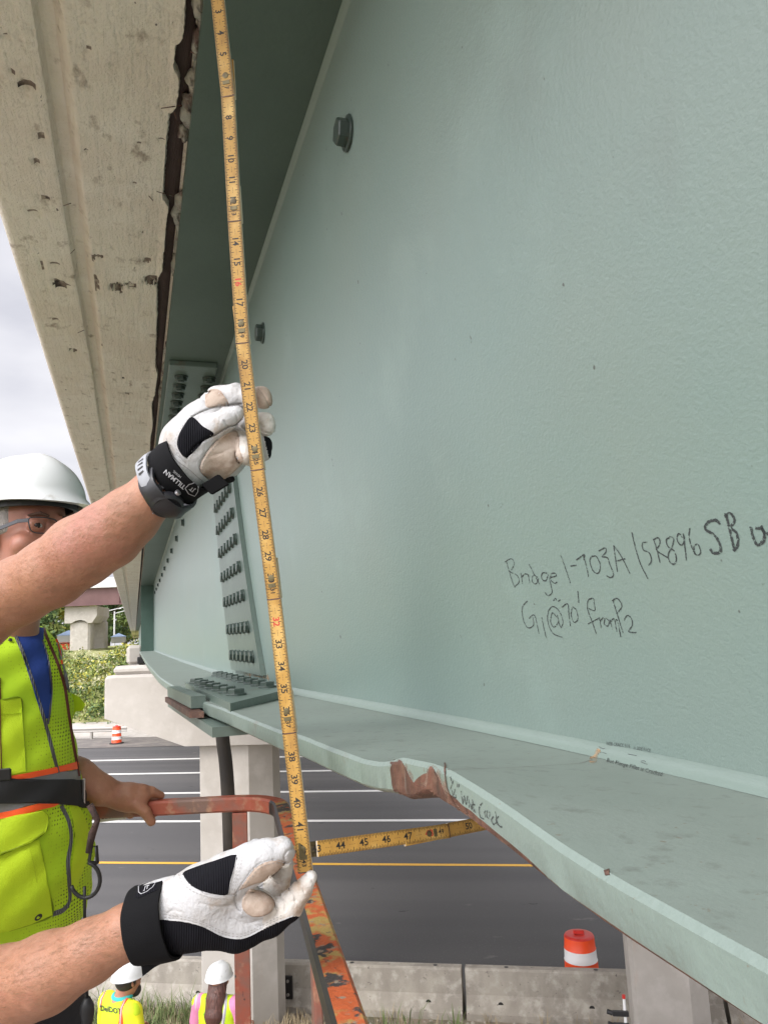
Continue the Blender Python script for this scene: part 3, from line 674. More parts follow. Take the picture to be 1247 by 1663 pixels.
for y in ys:
    e=float(EN(y))+rng.uniform(-1,1)*.0012; cv=cover(y); pts=list(prof); xe=.060+e*1.1+max(cv,0)
    pts+= [(.052+(xe-.052)*.5,ZC-.0005-(cv>0)*.004),(xe-.001,ZC+.001-(cv>0)*.006),(xe+.0012,ZC+.010),(xe-.002,ZC+.022),(xe-.003,ZC+.045)]
    for q,(x,z) in enumerate(pts):
        if 3<q<len(pts)-3 or q<4 and q>1:
            jx=rng.uniform(-1,1)*.0006
            d=((x-pp[:,0])/pr[:,0])**2+((y-pp[:,1])/pr[:,1])**2+.5*math.sin(x*900+y*700)*math.sin(y*500)
            m=d<1
            if m.any(): z+=float((pr[m,2]*(1-np.clip(d[m],0,1))**.45).max())
            d2=((x-exa[:,0])/exa[:,2])**2+((y-exa[:,1])/exa[:,3])**2; m=d2<1
            if m.any(): z+=float((exa[m,4]*(1-d2[m])**.5).max())
        if q in (24,25,26): x+=e*.5*(1 if y<3 else .3); 
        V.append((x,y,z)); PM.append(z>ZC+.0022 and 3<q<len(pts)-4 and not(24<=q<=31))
k=len(pts); Fc=[(i*k+j,i*k+j+1,(i+1)*k+j+1,(i+1)*k+j) for i in range(ny-1) for j in range(k-1)]; n=len(V)
V+=[(9.,-1,1.30),(9.,150,1.30)]
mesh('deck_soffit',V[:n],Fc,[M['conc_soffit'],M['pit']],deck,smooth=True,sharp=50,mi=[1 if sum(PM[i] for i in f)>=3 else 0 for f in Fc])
mb=MB(); mb.bx(-.300,9.,-1,150,1.301,1.36); mb.bx(XT+.23,9.,-1,150,ZT+.03,1.299); mb.bx(.090,XT+.228,-1,150,.990,1.299); mb.build('deck_slab',[M['conc_soffit']],deck)
mb=MB(); mb.bx(-.298,-.06,-1,150,1.362,2.15,bev=.01); mb.build('parapet',[M['conc_soffit']],deck)
# rusted form edge behind the broken grout
mb=MB(); V=[]
for i,y in enumerate(ys): 
    e=float(EN(y+3)); V+=[(.040,y,ZC+.020+e*.8),(.068,y,ZC+.013+e),(.077,y,ZC+.010-e*.5),(.0895,y,ZC+.016)]
mb.add(V,[(i*4+j,i*4+j+1,(i+1)*4+j+1,(i+1)*4+j) for i in range(ny-1) for j in range(3)]); mb.build('rusted_form_edge',[M['darkgap']],deck,smooth=True)
def grout_lump(mb,px,py,rx,ry,h=.016):
    rx*=1.25; ry*=1.15; px+=4; c=onz(px,py,ZC-.002); sx=rx*c[1]/F*1.0; dy=abs(onz(px,py+ry,ZC)[1]-c[1]); V=[];R_=np.random.RandomState(int(px*7+py))
    for i in range(7):
        for j in range(14):
            th=math.pi*i/6; ph=2*math.pi*j/14; rr=1+R_.uniform(-.30,.24)
            V.append((c[0]+sx*math.sin(th)*math.cos(ph)*rr,c[1]+dy*math.sin(th)*math.sin(ph)*rr,ZC+.004+h*math.cos(th)*rr*.9))
    mb.add(V,[(i*14+j,(i+1)*14+j,(i+1)*14+(j+1)%14,i*14+(j+1)%14) for i in range(6) for j in range(14)])
mb=MB()
for q in [(322,12,13,22),(326,40,9,18),(318,75,10,22),(322,110,9,20),(310,135,10,12),(318,150,11,16),(303,172,11,12),(306,195,14,20),(296,218,9,10),(296,332,13,14),(286,352,9,12),(292,372,9,20),(290,405,8,28),(286,432,9,18),(270,575,7,14),(268,600,7,18),(262,640,6,20),(340,-5,10,20)]: 
    mb=MB(); grout_lump(mb,*q); mb.build('broken_grout',[M['conc_grout']],deck,smooth=True)
mb=MB()
for a,b in (((262,176),(296,171)),((255,311),(282,319)),((283,182),(287,193)),((318,178),(328,186)),((242,318),(249,326)),((116,330),(104,334)),((122,405),(115,412)),((210,465),(221,466)),((137,536),(126,541)),((310,84),(322,90))):
    mb=MB(); mb.tube([onz(*a,ZC-.004),onz((a[0]+b[0])/2,(a[1]+b[1])/2,ZC-.008),onz(*b,ZC+.002)],.0009,seg=6); mb.build('protruding_wire',[M['rust']],deck)
# ================================================================== road, ground, far bank
RD=np.array((.8746,-.4848,0.)); RN=np.array((.4848,.8746,0.))
def perp(px,py,z=ZR): p=onz(px,py,z); return float(p@RN)
def strip(n0,n1,z0,z1=None,a=-140,b=140):
    z1=z0 if z1 is None else z1
    return [RD*a+RN*n0+np.array((0,0,z0)),RD*b+RN*n0+np.array((0,0,z0)),RD*b+RN*n1+np.array((0,0,z1)),RD*a+RN*n1+np.array((0,0,z1))]
nb=perp(460,1640)+.0; nfar=perp(300,1211); 
mb=MB(); mb.add([(-900,-900,ZR-.25),(900,-900,ZR-.25),(900,1500,ZR-.25),(-900,1500,ZR-.25)],[(0,1,2,3)]); finish(mb.build('ground',[M['far_ground']]),kind='structure')
mb=MB(); mb.add(strip(nb-.6,nfar,ZR),[(0,1,2,3)]); finish(mb.build('road',[M['asphalt']]),kind='structure')
mb=MB(); mb.add(strip(nfar-.2,perp(300,1196),ZR+.02),[(0,1,2,3)]); finish(mb.build('far_shoulder',[M['shoulder']]),kind='structure')
mb=MB()
for yp in (1232.5,1255.5,1288,1334): nn=perp(300,yp); mb.add(strip(nn-.02-.13*nn/30,nn+.02+.13*nn/30,ZR+.006),[(0,1,2,3)])
finish(mb.build('lane_lines',[M['white_line']]),kind='structure')
mb=MB(); nn=perp(300,1402); mb.add(strip(nn-.085,nn+.085,ZR+.006),[(0,1,2,3)]); finish(mb.build('edge_line',[M['yellow_line']]),kind='structure')
# near verge rising towards the lift
g=np.linspace(-12,16,80); h_=np.concatenate([np.linspace(-8,6,14),np.linspace(6.2,nb+.1,40)]); V=[];R2=np.random.RandomState(3)
def vergez(n_): return ZR+.03+ 1.12*max(0,min(1,(nb-.5-n_)/4.6))
for a in g:
    for n_ in h_: p=RD*a+RN*n_; V.append((p[0],p[1],vergez(n_)+R2.uniform(-.03,.03)*(n_<nb-.3)))
k=len(h_); mb=MB(); mb.add(V,[(i*k+j,(i+1)*k+j,(i+1)*k+j+1,i*k+j+1) for i in range(len(g)-1) for j in range(k-1)]); finish(mb.build('verge',[M['ground']],smooth=True),kind='structure')
# jersey barrier segments
bh=.66; bz=ZR+.03
bn=perp(460,1640)+.10
def barrier(a0,a1,label,rough=None):
    t=empty('concrete_barrier',RD*(a0+a1)/2+RN*bn+np.array((0,0,bz)),label,'barrier','concrete barrier units along the near road edge')
    mb=MB(); pr=[(-.26,-.02),(.26,-.02),(.26,.09),(.12,.30),(.085,bh-.03),(.06,bh),(-.06,bh),(-.085,bh-.03),(-.11,.30),(-.25,.09)]
    V=[RD*a+RN*(bn+x)+np.array((0,0,bz+z)) for a in (a0,a1) for x,z in pr]; m=len(pr)
    mb.add(V,[tuple(range(m))[::-1],tuple(range(m,2*m))]+[(j,(j+1)%m,(j+1)%m+m,j+m) for j in range(m)])
    mb.build('body',[M['conc_barrier']],t)
    L_=a1-a0
    for f_ in (.14,.5,.86) if L_>2 else (.4,):
        mb=MB(); c=RD*(a0+L_*f_)+RN*(bn-.165)+np.array((0,0,bz+.20)); mb.lathe(c,[(.0,0),(.035,0),(.04,.012)],ax=-RN,seg=14); mb.build('lifting_hole',[M['black_edge']],t)
        mb=MB(); c=RD*(a0+L_*(f_+.03))+RN*(bn)+np.array((0,0,bz+bh+.002)); mb.lathe(c,[(.035,0),(.0,.003)],seg=10); mb.build('lifting_hole',[M['black_edge']],t)
    return t
pj=onz(752,1600,bz+.4); aj=float(np.dot(onz(752,1606,ZR+.45),RD))
pos=aj; names=['short barrier unit right of the dark joint, under the orange drum','concrete barrier unit left of the dark joint, behind the orange lift rail','concrete barrier unit at the far left behind the two workers','weathered concrete barrier unit right of the leaning pier column']
barrier(aj+.03,aj+3.75,'concrete barrier unit right of the dark joint, in front of the nearest orange drum')
barrier(aj-3.75,aj-.03,'concrete barrier unit left of the dark joint, behind the orange lift railing')
barrier(aj-7.53,aj-3.81,'concrete barrier unit behind the two workers in white helmets')
barrier(aj+3.81,aj+7.5,'concrete barrier unit right of the second pier column, mostly under the flange')
# steel connector on barrier near the column
c=onz(467,1601,ZR+.42); c=c-RN*.02; mb=MB(); cc=np.array(c); cc=RD*float(cc@RD)+RN*(bn-.20)+np.array((0,0,ZR+.38))
t=empty('barrier_bracket',cc,'dark steel bracket bolted to the concrete barrier beside the pier column','bracket'); mb.box(cc,RD*.07,RN*.02,np.array((0,0,.17)),bev=.008); mb.build('plate',[M['black_edge']],t)
mb=MB(); [mb.lathe(cc-RN*.022+np.array((0,0,s_)),[(.025,0),(.022,.02)],ax=-RN,seg=6) for s_ in (-.1,.1)]; mb.build('bolt',[M['galv']],t)
# drums
def drum(px,py,n_,label,near):
    # stands on the road at road-normal distance n_
    r=ray(px,py); c=r*(n_/float(r@RN)); c=np.array((c[0],c[1],ZR+.01 if near else ZR+.02)); t=empty('traffic_drum',c,label,'traffic drum','orange and white traffic drums')
    mb=MB(); H=.92 if near else .98; R0=.29;R1=.235
    z=lambda f_:(.06+f_*(H-.06)); prof=[];cols=[0,1,0,1,0]
    mb.lathe(c,[(R0+.12,0),(R0+.12,.05),(R0+.02,.07)],seg=28,mi=2)
    for i,cmi in enumerate(cols):
        f0,f1=i/5,(i+1)/5; a=R0+(R1-R0)*f0; b=R0+(R1-R0)*f1; mb.lathe(c,[(a+.006,z(f0)),(a-.002,z(f0)+.01),(b+.002,z(f1)-.012),(b,z(f1))],seg=28,mi=cmi)
    mb.build('body',[M['orange_plastic'],M['white_plastic'],M['black_rubber']],t,sharp=40)
    mb=MB(); mb.lathe(c,[(R1,H),(R1-.012,H+.02),(R1-.05,H+.026),(0,H+.022)],seg=28); mb.build('top',[M['red_plastic']],t,sharp=60)
    mb=MB(); mb.box(c+np.array((0,0,H+.055)),RD*.085,RN*.016,np.array((0,0,.028)),bev=.008); mb.build('handle',[M['red_plastic']],t)
drum(943,1560,bn+.62,'orange and white traffic drum standing behind the near concrete barrier, lower right',True)
drum(190,1208,perp(190,1208),'small distant orange and white striped drum by the far guardrail',False)
# guardrail and paved slope on the far side
gz=ZR+.02; ng=perp(300,1198)+.3
t=empty('guardrail',RD*-20+RN*ng+np.array((0,0,gz)),'weathered steel guardrail along the far shoulder behind the distant drum','guardrail')
mb=MB(); a0,a1=-40,float(onz(204,1200,ZR)@RD)
pr=[(0,.42),(.03,.46),(0,.50),(0,.56),(.03,.60),(.03,.66),(0,.72),(-.02,.72),(-.02,.42)]
V=[RD*a+RN*(ng-x)+np.array((0,0,gz+z)) for a in (a0,a1) for x,z in pr]; m=len(pr); mb.add(V,[tuple(range(m)),tuple(range(m,2*m))[::-1]]+[(j,j+m,(j+1)%m+m,(j+1)%m) for j in range(m)]); mb.build('rail',[M['galv']],t)
pst=None
for a in np.arange(a1-.6,a1-22,-1.9):
    mb=MB(); mb.box(RD*a+RN*(ng+.1)+np.array((0,0,gz+.33)),RD*.06,RN*.08,np.array((0,0,.36)))
    mb.build('post',[M['galv']],t)
mb=MB(); n1=perp(300,1196)
mb.add(strip(n1,n1+4.5,ZR+.03,ZR+.55,-120,60),[(0,1,2,3)]); finish(mb.build('paved_gutter',[M['conc_pier']]),kind='structure')
# embankment and bushes
eb=n1+4.4
mb=MB(); V=[];ga=np.linspace(-60,70,60); gn=np.linspace(0,1,24)
def emb(a,s_):
    crest=1.2+2.6*np.clip((a+12)/30,-.9,1)+.5*math.sin(a*.7)
    return ZR+.5+(crest-ZR-.5)*(s_**.85)
for a in ga:
    for s_ in gn: p=RD*a+RN*(eb+s_*14); V.append((p[0],p[1],emb(a,s_)))
for a in ga: p=RD*a+RN*(eb+90); V.append((p[0],p[1],emb(a,1)+1.0))
k=len(gn); n=len(ga); Fc=[(i*k+j,(i+1)*k+j,(i+1)*k+j+1,i*k+j+1) for i in range(n-1) for j in range(k-1)]+[(i*k+k-1,(i+1)*k+k-1,n*k+i+1,n*k+i) for i in range(n-1)]
mb.add(V,Fc); finish(mb.build('embankment',[M['bank']],smooth=True),kind='structure')
def leaves(C,R_,size,nm=5,flat=.6):
    n=len(C); D=R_.normal(size=(n,3)); D/=np.linalg.norm(D,axis=1)[:,None]; U=np.cross(D,R_.normal(size=(n,3))); U/=np.linalg.norm(U,axis=1)[:,None]; W_=np.cross(D,U)
    s_=size*R_.uniform(.5,1.3,n)[:,None]
    Q=np.stack([C-U*s_,C-W_*s_*flat,C+U*s_,C+W_*s_*flat],1).reshape(-1,3); return Q,[(4*i,4*i+1,4*i+2,4*i+3) for i in range(n)]
R3=np.random.RandomState(8); C=[];I=[]
a_lo,a_hi=float(onz(60,1150,ZR)@RD)-10,float(onz(230,1150,ZR)@RD)+9
for c in range(640):
    a=R3.uniform(a_lo,a_hi); s_=R3.uniform(.0,1.0); p=RD*a+RN*(eb+s_*14); z=emb(a,s_); r=R3.uniform(.5,1.1); m=int(95*r)
    q=R3.normal(size=(m,3)); q/=np.linalg.norm(q,axis=1)[:,None]; q*=R3.uniform(.55,1,m)[:,None]; P=np.array((p[0],p[1],z+r*.35))+q*np.array((r,r,r*.85)); P=P[P[:,2]>z-.1]
    C.append(P); tone=R3.choice([0,1,1,2,3,3,3,2,4]) if s_>.25 else R3.choice([4,0,4,1]); i_=np.full(len(P),tone); mk=R3.rand(len(P))<.3; i_[mk]=R3.randint(0,5,mk.sum()); I.append(i_)
C=np.concatenate(C); I=np.concatenate(I); Q,Fc=leaves(C,R3,.13); finish(mesh('bushes',Q,Fc,M['leafm'],mi=I),kind='stuff')
bpy.data.objects['bushes']['label']='pale flowering green bushes covering the far embankment'
# trees beyond
def tree(px,D,zbase,h,r,label,seed,dark):
    R_=np.random.RandomState(seed); rr=ray(px,1046); c=rr*(D/rr[1]); c=np.array((c[0],c[1],zbase)); t=empty('tree',c,label,'tree','trees beyond the overpass')
    mb=MB(); mb.tube([c,c+(0.1*r,0,h*.35),c+(-.05*r,0,h*.7)],[h*.035,h*.025,h*.01],seg=8)
    for q in range(7):
        a=R_.uniform(0,6.28); z0=h*R_.uniform(.3,.6); mb.tube([c+(0,0,z0),c+(math.cos(a)*r*.6,math.sin(a)*r*.6,z0+h*.22)],[h*.012,h*.004],seg=6)
    mb.build('trunk',[M['bark']],t,smooth=True); C=[];I=[]
    for q in range(34):
        a=R_.uniform(0,6.28); f_=R_.uniform(.1,1)**.5; z=h*R_.uniform(.3,.95); rad=r*(1-abs(z/h-.6)*1.4); cc=c+np.array((math.cos(a)*rad*f_,math.sin(a)*rad*f_,z)); cr_=r*R_.uniform(.18,.34)
        p=R_.normal(size=(110,3)); p/=np.linalg.norm(p,axis=1)[:,None]; p*=R_.uniform(.4,1,110)[:,None]*cr_; C.append(cc+p); tn=R_.choice(dark); i_=np.full(110,tn); mk=R_.rand(110)<.25; i_[mk]=R_.choice(dark,mk.sum()); I.append(i_)
    C=np.concatenate(C); Q,Fc=leaves(C,R_,r*.07); mesh('crown',Q,Fc,M['leafm'],t,mi=np.concatenate(I))
tree(85,150,-4,15.5,7.5,'yellowish green round tree left of the overpass pier, behind the worker shoulder',1,[1,2,0])
tree(60,135,-4,12,6,'darker green tree at the far left edge behind the inspector',2,[4,0,1])
tree(172,170,-4,16,7,'dark green tree between overpass pier and the utility poles',3,[4,0,0])
tree(200,180,-4,18,7,'tall loose green tree beyond the street lights, nearest the bridge deck',4,[0,1,4])
tree(140,200,-4,16,8,'deep green tree directly behind the overpass pier',6,[4,0])
# overpass beyond
OD=np.array((.9,-.15,0)); OD/=np.linalg.norm(OD); rr=ray(130,1000); oc=rr*(95/rr[1]); ON=np.array((-OD[1],OD[0],0))
zt_,zb_=ray(140,956)[2]/ray(140,956)[1]*95,ray(140,984)[2]/ray(140,984)[1]*95
t=empty('highway_overpass',(oc[0],oc[1],-5),'distant overpass with brown steel girder on a pale hammerhead pier','overpass')
O2=np.array((oc[0],oc[1],0))
mb=MB(); mb.box(O2+np.array((0,0,(zt_+zb_)/2)),OD*60,ON*.15,np.array((0,0,(zt_-zb_)/2)),bev=.02); mb.box(O2+np.array((0,0,zb_+.05)),OD*60,ON*.35,np.array((0,0,.05)))
for a in (-4.6,-3.9,4.5,9): mb.box(O2+OD*a-ON*.25+np.array((0,0,(zt_+zb_)/2)),OD*.04,ON*.14,np.array((0,0,(zt_-zb_)/2)))
mb.build('steel_girder',[M['brown_steel']],t)
mb=MB(); mb.box(O2+ON*3.5+np.array((0,0,zt_+.16)),OD*60,ON*4.2,np.array((0,0,.15))); mb.box(O2-ON*.45+np.array((0,0,zt_+.75)),OD*60,ON*.15,np.array((0,0,.45))); mb.build('deck',[M['far_white']],t)
pc=ray(134,1000); pc=pc*(96.5/pc[1]); pc=np.array((pc[0],pc[1],0)); mb=MB()
V=[];pr=[]
for x,z in ((-1.75,zb_-.05),(1.9,zb_-.05),(1.9,zb_-1.15),(1.35,zb_-2.0),(.9,zb_-2.0),(.5,zb_-1.72),(0,zb_-1.6),(-.5,zb_-1.68),(-1.0,zb_-1.95),(-1.75,zb_-1.95)): pr.append((x,z))
for s_ in (-1,6): V+=[pc+OD*x+ON*s_+np.array((0,0,z)) for x,z in pr]
m=len(pr); mb.add(V,[tuple(range(m)),tuple(range(m,2*m))[::-1]]+[(j,j+m,(j+1)%m+m,(j+1)%m) for j in range(m)])
mb.build('pier_cap',[M['conc_pier']],t); mb=MB(); mb.box(pc+ON*.6+np.array((-.1,0,(zb_-1.7-6)/2)),OD*1.15,ON*1.2,np.array((0,0,(zb_-1.7+6)/2)),bev=.25); mb.box(pc+ON*4.6+np.array((.9,0,(zb_-1.7-6)/2)),OD*1.0,ON*.9,np.array((0,0,(zb_-1.7+6)/2)),bev=.2); mb.build('column',[M['conc_pier']],t)
for px,top,l in ((163,992,'tall pale pole left of the three'),(172,990,'pale utility pole in the middle of the three'),(186,993,'thin utility pole nearest the bridge deck')):
    rr=ray(px,1040); c=rr*(120/rr[1]); c[2]=-4; r2=ray(px,top); zt2=r2[2]/r2[1]*120; t=empty('utility_pole',c,l+' beyond the overpass pier','utility pole','utility poles beyond the overpass'); mb=MB(); mb.tube([c,(c[0],c[1],zt2)],[.16,.1],seg=8); mb.build('pole',[M['far_white']],t)
    mb=MB(); mb.tube([(c[0],c[1],zt2-.3),(c[0]+2.4,c[1],zt2+.25)],.06,seg=6); mb.box((c[0]+2.6,c[1],zt2+.25),(.35,0,0),(0,.12,0),(0,0,.06)); mb.build('lamp_arm',[M['far_white']],t)
for px,py,wd,hh,mt,l,cat,nm in ((112,1030,2.6,1.1,'far_blue','small blue canopy tent just left of the overpass pier','tent','canopy_tent'),(193,1033,1.8,.8,'far_blue','blue shed beyond the utility poles','shed','shed'),(107,1042,1.8,.9,'orange_plastic','orange box container beside the blue canopy tent','container','container')):
    rr=ray(px,1046); c=rr*(105/rr[1]); c[2]=-.6+ (1046-py)*.06; t=empty(nm,c,l,cat); mb=MB(); mb.box(c+np.array((0,0,hh/2)),(wd/2,0,0),(0,1,0),(0,0,hh/2),bev=.05); mb.build('walls',[M['far_white' if nm!='container' else mt]],t)
    mb=MB(); c2=c+np.array((0,0,hh)); mb.add([c2+(-wd/1.8,-1.1,0),c2+(wd/1.8,-1.1,0),c2+(wd/1.8,1.1,0),c2+(-wd/1.8,1.1,0),c2+(0,0,hh*.6)],[(0,1,4),(1,2,4),(2,3,4),(3,0,4),(3,2,1,0)]); mb.build('roof',[M[mt]],t)
# ================================================================== bridge pier
PC=np.array((.18,13.2,0)); nP=float(PC@RN)
pier=empty('bridge_pier',(2,11.5,ZR),'pale concrete bridge pier with tapered cap on heavy chamfered columns','pier')
def atn(px,py,n_): r=ray(px,py); return r*(n_/float(r@RN))
nF=nP-.62
ptl=atn(168,1098,nF); pbl=atn(168,1168,nF); pb2=atn(300,1212,nF); aL=float(ptl@RD); a2=float(pb2@RD)
zt1,zb1,zb2=ptl[2],pbl[2],pb2[2]
print('pier',nP,'barrier',bn,'cap',aL,a2,zt1,zb1,zb2)
aR=aL+16; bv_=.05
mb=MB(); pr=[(aL,zb1),(aL,zt1-bv_),(aL+bv_,zt1),(aR,zt1),(aR,zb1),(aR-(a2-aL),zb2),(a2,zb2)]
V=[RD*a+RN*(nP+s_)+np.array((0,0,z)) for s_ in (-.57,.57) for a,z in pr]; V2=[RD*(a+(0.05 if i<3 else 0))+RN*(nP+s_)+np.array((0,0,z-(.04 if i in(2,3) else 0))) for s_ in (-.62,.62) for i,(a,z) in enumerate(pr)]
m=len(pr); A=V2[:m]; Bm=V[:m]; Cm=V[m:]; Dm=V2[m:]
mb.add(A+Bm+Cm+Dm,[tuple(range(m)),tuple(range(3*m,4*m))[::-1]]+[(r*m+j,(r+1)*m+j,(r+1)*m+(j+1)%m,r*m+(j+1)%m) for r in range(3) for j in range(m)]); mb.build('pier_cap',[M['conc_pier']],pier)
pst=atn(185,1090,nP-.45); mb=MB(); a0=float(pst@RD); zz1=zt1+.14
mb.box(RD*(a0+1.4)+RN*(nP)+np.array((0,0,(zt1+zz1)/2)),RD*1.4,RN*.5,np.array((0,0,(zz1-zt1)/2)),bev=.05); mb.build('pedestal',[M['conc_pier']],pier)
for (pa,pb,lab) in (((321,1213),(440,1213),0),((1018,1525),(1147,1640),1)):
    nc=nP-.42; A1=atn(*pa,nc); B1=atn(*pb,nc); aa,ab=float(A1@RD),float(B1@RD)
    ab=aa+(1.02 if lab else (ab-aa)*.93)
    ch=.20; d=.42; ww=ab-aa
    # chamfered rectangle in plan, long side along the cap
    pl=[(aa,-d+ch*.4),(aa+.05,-d),(ab-ch*1.4,-d),(ab-.0,-d+ch*1.5),(ab,d-ch),(ab-ch,d),(aa+ch,d),(aa,d-ch)]
    V=[RD*a+RN*(nP+s_)+np.array((0,0,z)) for z in (ZR-.1,zb2+.02 if not lab else zb2+.02) for a,s_ in pl]; m=len(pl); mb=MB(); mb.add(V,[tuple(range(m))[::-1],tuple(range(m,2*m))]+[(j,(j+1)%m,(j+1)%m+m,j+m) for j in range(m)]); mb.build('column',[M['conc_pier']],pier)
# bearing
rb=np.array((XT-.05,nP/RN[1]-0,0)); c=atn(222,1078,nP-.2)
bear=empty('bridge_bearing',(c[0],c[1],zz1),'black bearing pad and pale bearing block under the girder end on the pier','bearing')
mb=MB(); mb.box((XT-.02,13.1,(zz1+ZB-TF)/2-.02),(.24,0,0),(0,.25,0),(0,0,(ZB-TF-zz1)/2*.55),bev=.01); mb.build('pad',[M['elastomer']],bear)
mb=MB(); mb.box((XT-.30,13.5,zz1+.16),(.13,0,0),(0,.2,0),(0,0,.16),bev=.05); mb.build('keeper_block',[M['conc_pier']],bear)
# drain pipe hanging at the splice
pa=at(366,1168,3.4); pb=at(388,1290,3.3); 
drain=empty('drain_pipe',pa,'dark stained drain pipe hanging below the girder splice in front of the pier column','pipe')
mb=MB(); P_=[at(361,1160,3.4),at(362,1200,3.4),at(367,1240,3.4),at(371,1300,3.4),at(374,1390,3.4)]; mb.tube(spline(P_,4),.031,seg=14); mb.build('pipe_body',[M['pipe']],drain,smooth=True)
mb=MB(); mb.box(at(366,1172,3.3),RT*.035,UP*.012,FW*.03,bev=.004); mb.box(at(384,1182,3.2),RT*.02,UP*.016,FW*.02,bev=.004); mb.build('clamp',[M['greenplate']],drain)
# ================================================================== folding rule
def rule_board(root,A,Bp,i0,i1,yaw,vertical=True,tail=1.9):
    """one board of the folding rule, printed with inches i0..i1 between points A and Bp"""
    A=np.asarray(A,float);Bp=np.asarray(Bp,float); u=Bp-A; inch=np.linalg.norm(u)/(i1-i0); u/=np.linalg.norm(u)
    v=-(A+Bp)/2; v/=np.linalg.norm(v); n=v-u*(v@u); n/=np.linalg.norm(n)
    wv=np.cross(n,u) if vertical else np.cross(n,u)
    # wv: for a downward board points image-right; for a rightward board points image-up
    q=math.radians(yaw); n2=n*math.cos(q)+wv*math.sin(q); wv=np.cross(n2,u); n=n2
    hw=.0080; th=.0021
    mb=MB(); L_=np.linalg.norm(Bp-A)
    mb.box((A+Bp)/2-n*th,u*(L_/2-.0001),wv*hw,n*th,0,.0005)
    F_=[]
    if tail:
        a=A-u*tail*inch; mb.box((a+A)/2-n*(th*3.05),u*(tail*inch/2),wv*hw,n*th,0,.0005)
    body=mb.build('rule_board',[M['rule'],M['rule_edge']],root)
    me=body.data
    for p in me.polygons:
        if abs(np.dot(np.array(p.normal),n))<.5: p.material_index=1
    tk=MB(); lift=.00012
    def tick(s,side,ln,w_=.00034):
        c=A+u*s*inch+n*lift; e=c+wv*side*hw*.995; f=e-wv*side*ln
        tk.add([e-u*w_,e+u*w_,f+u*w_,f-u*w_] if side<0 else [e+u*w_,e-u*w_,f-u*w_,f+u*w_],[(0,1,2,3)])
    k=0
    for j in range(1,int((i1-i0)*16)):
        ln=.0056 if j%16==0 else .0050 if j%8==0 else .0038 if j%4==0 else .0029 if j%2==0 else .0021
        tick(j/16,-1,ln); tick(j/16,1,ln)
    tk.build('tick_marks',[M['ink']],body)
    nm=MB(); rd=MB()
    for v_ in range(int(i0),int(i1)+1):
        if v_<=i0 and vertical: continue
        s_=v_-i0; last=(v_==i1)
        if v_==i0: continue
        em=.0112 if not last else .0078
        if last: s_-=.42
        c=A+u*s_*inch+n*lift*1.2
        if vertical: text_pl(rd if v_ in(16,32) else nm,str(v_),c,u*em,wv*em*.92,.018)
        else: text_pl(rd if v_==48 else nm,str(v_),c+wv*.0004,u*em,wv*em*.92,.018)
    if nm.V: nm.build('inch_numerals',[M['ink']],body)
    if rd.V: rd.build('red_numerals',[M['redink']],body)
    # dividers between the numerals
    dm=MB()
    for v_ in range(int(i0),int(i1)):
        for q_ in (.40,.5,.60):
            c=A+u*(v_-i0+q_)*inch+n*lift; dm.add([c-u*.0009-wv*.00018,c+u*.0009-wv*.00018,c+u*.0009+wv*.00018,c-u*.0009+wv*.00018],[(0,1,2,3)])
    c=Bp-u*.0006+n*lift; dm.add([c-u*.0007-wv*hw,c+u*.0006-wv*hw,c+u*.0006+wv*hw,c-u*.0007+wv*hw],[(0,1,2,3)])
    dm.build('divider_marks',[M['rust']],body)
    h=MB(); c=Bp-u*1.0*inch; h.lathe(c,[(.0036,0),(.0036,.0003),(.0024,.0006),(0,.0005)],ax=n,seg=16,u=u); h.box(c+u*.0085+n*.0003,u*.0022,wv*.0042,n*.0003)
    h.build('hinge_rivet',[M['brass']],body,sharp=30)
    return u,wv,n,inch
R0=at(338,-178,.865)
rule=empty('folding_rule',at(492,1420,.795),'yellow folding rule held upright by two gloves, its lower leg reaching under the dented flange','folding rule')
RP=[((344,-50),.868,1),((366,157),.862,7),((377,360),.856,13),((390,558),.850,19),((414,764),.843,25),((441,974),.834,31),((466,1192),.820,37),((492,1418),.800,43)]
# x given is the board's left edge/centre mix: shift to centre
for (a,da,ia),(b,db,ib) in zip(RP[:-1],RP[1:]):
    A_=at(a[0]+4,a[1],da); B_=at(b[0]+4,b[1],db); 
    rule_board(rule,A_,B_,ia,ib,-16,True)
HA=at(516,1378.5,.803); HB=at(730,1349,.885)
uu=(HB-HA); rule_board(rule,HA,HB,43.05,49,0,False,0)
HC=at(655,1349,.866)
u_,w_,n_,inch=None,None,None,None
d_=HB-HA; d_/=np.linalg.norm(d_); HB2=at(729,1348,.888); HE=HB2+(at(800,1334,.93)-HB2)*2.2
rule_board(rule,HB2,HE,49,54,0,False,2.0)
mb=MB(); c=at(502,1380,.806); v=-c/np.linalg.norm(c); uu=HB-HA;uu/=np.linalg.norm(uu); n=v-uu*(v@uu); n/=np.linalg.norm(n); ww=np.cross(n,uu)
mb.box(c+uu*.000-n*.0008,uu*.0115,ww*.0078,n*.0008,0,.0003); mb.build('joint_plate',[M['brass']],rule)
mb=MB(); mb.lathe(c+uu*.0028,[(.0042,0),(.0042,.0009),(.0030,.0016),(.0018,.0012),(0,.0018)],ax=n,seg=18,u=uu); mb.build('hinge_rivet',[M['brass']],rule,sharp=30)
# ================================================================== lift railing
zr_=float(at(300,1291,1.8)[2]); hwr=.019
lift=empty('aerial_lift_basket',onz(378,1302,zr_)+np.array((0,0,-1.15)),'chipped orange steel guard railing of the aerial lift basket around the inspectors','lift basket')
pA=onz(150,1303,zr_); pC=onz(425,1289,zr_); u1=(pC-pA)/np.linalg.norm(pC-pA); pD=onz(503,1447,zr_); pE=onz(572,1663,zr_); u2=(pE-pD)/np.linalg.norm(pE-pD)
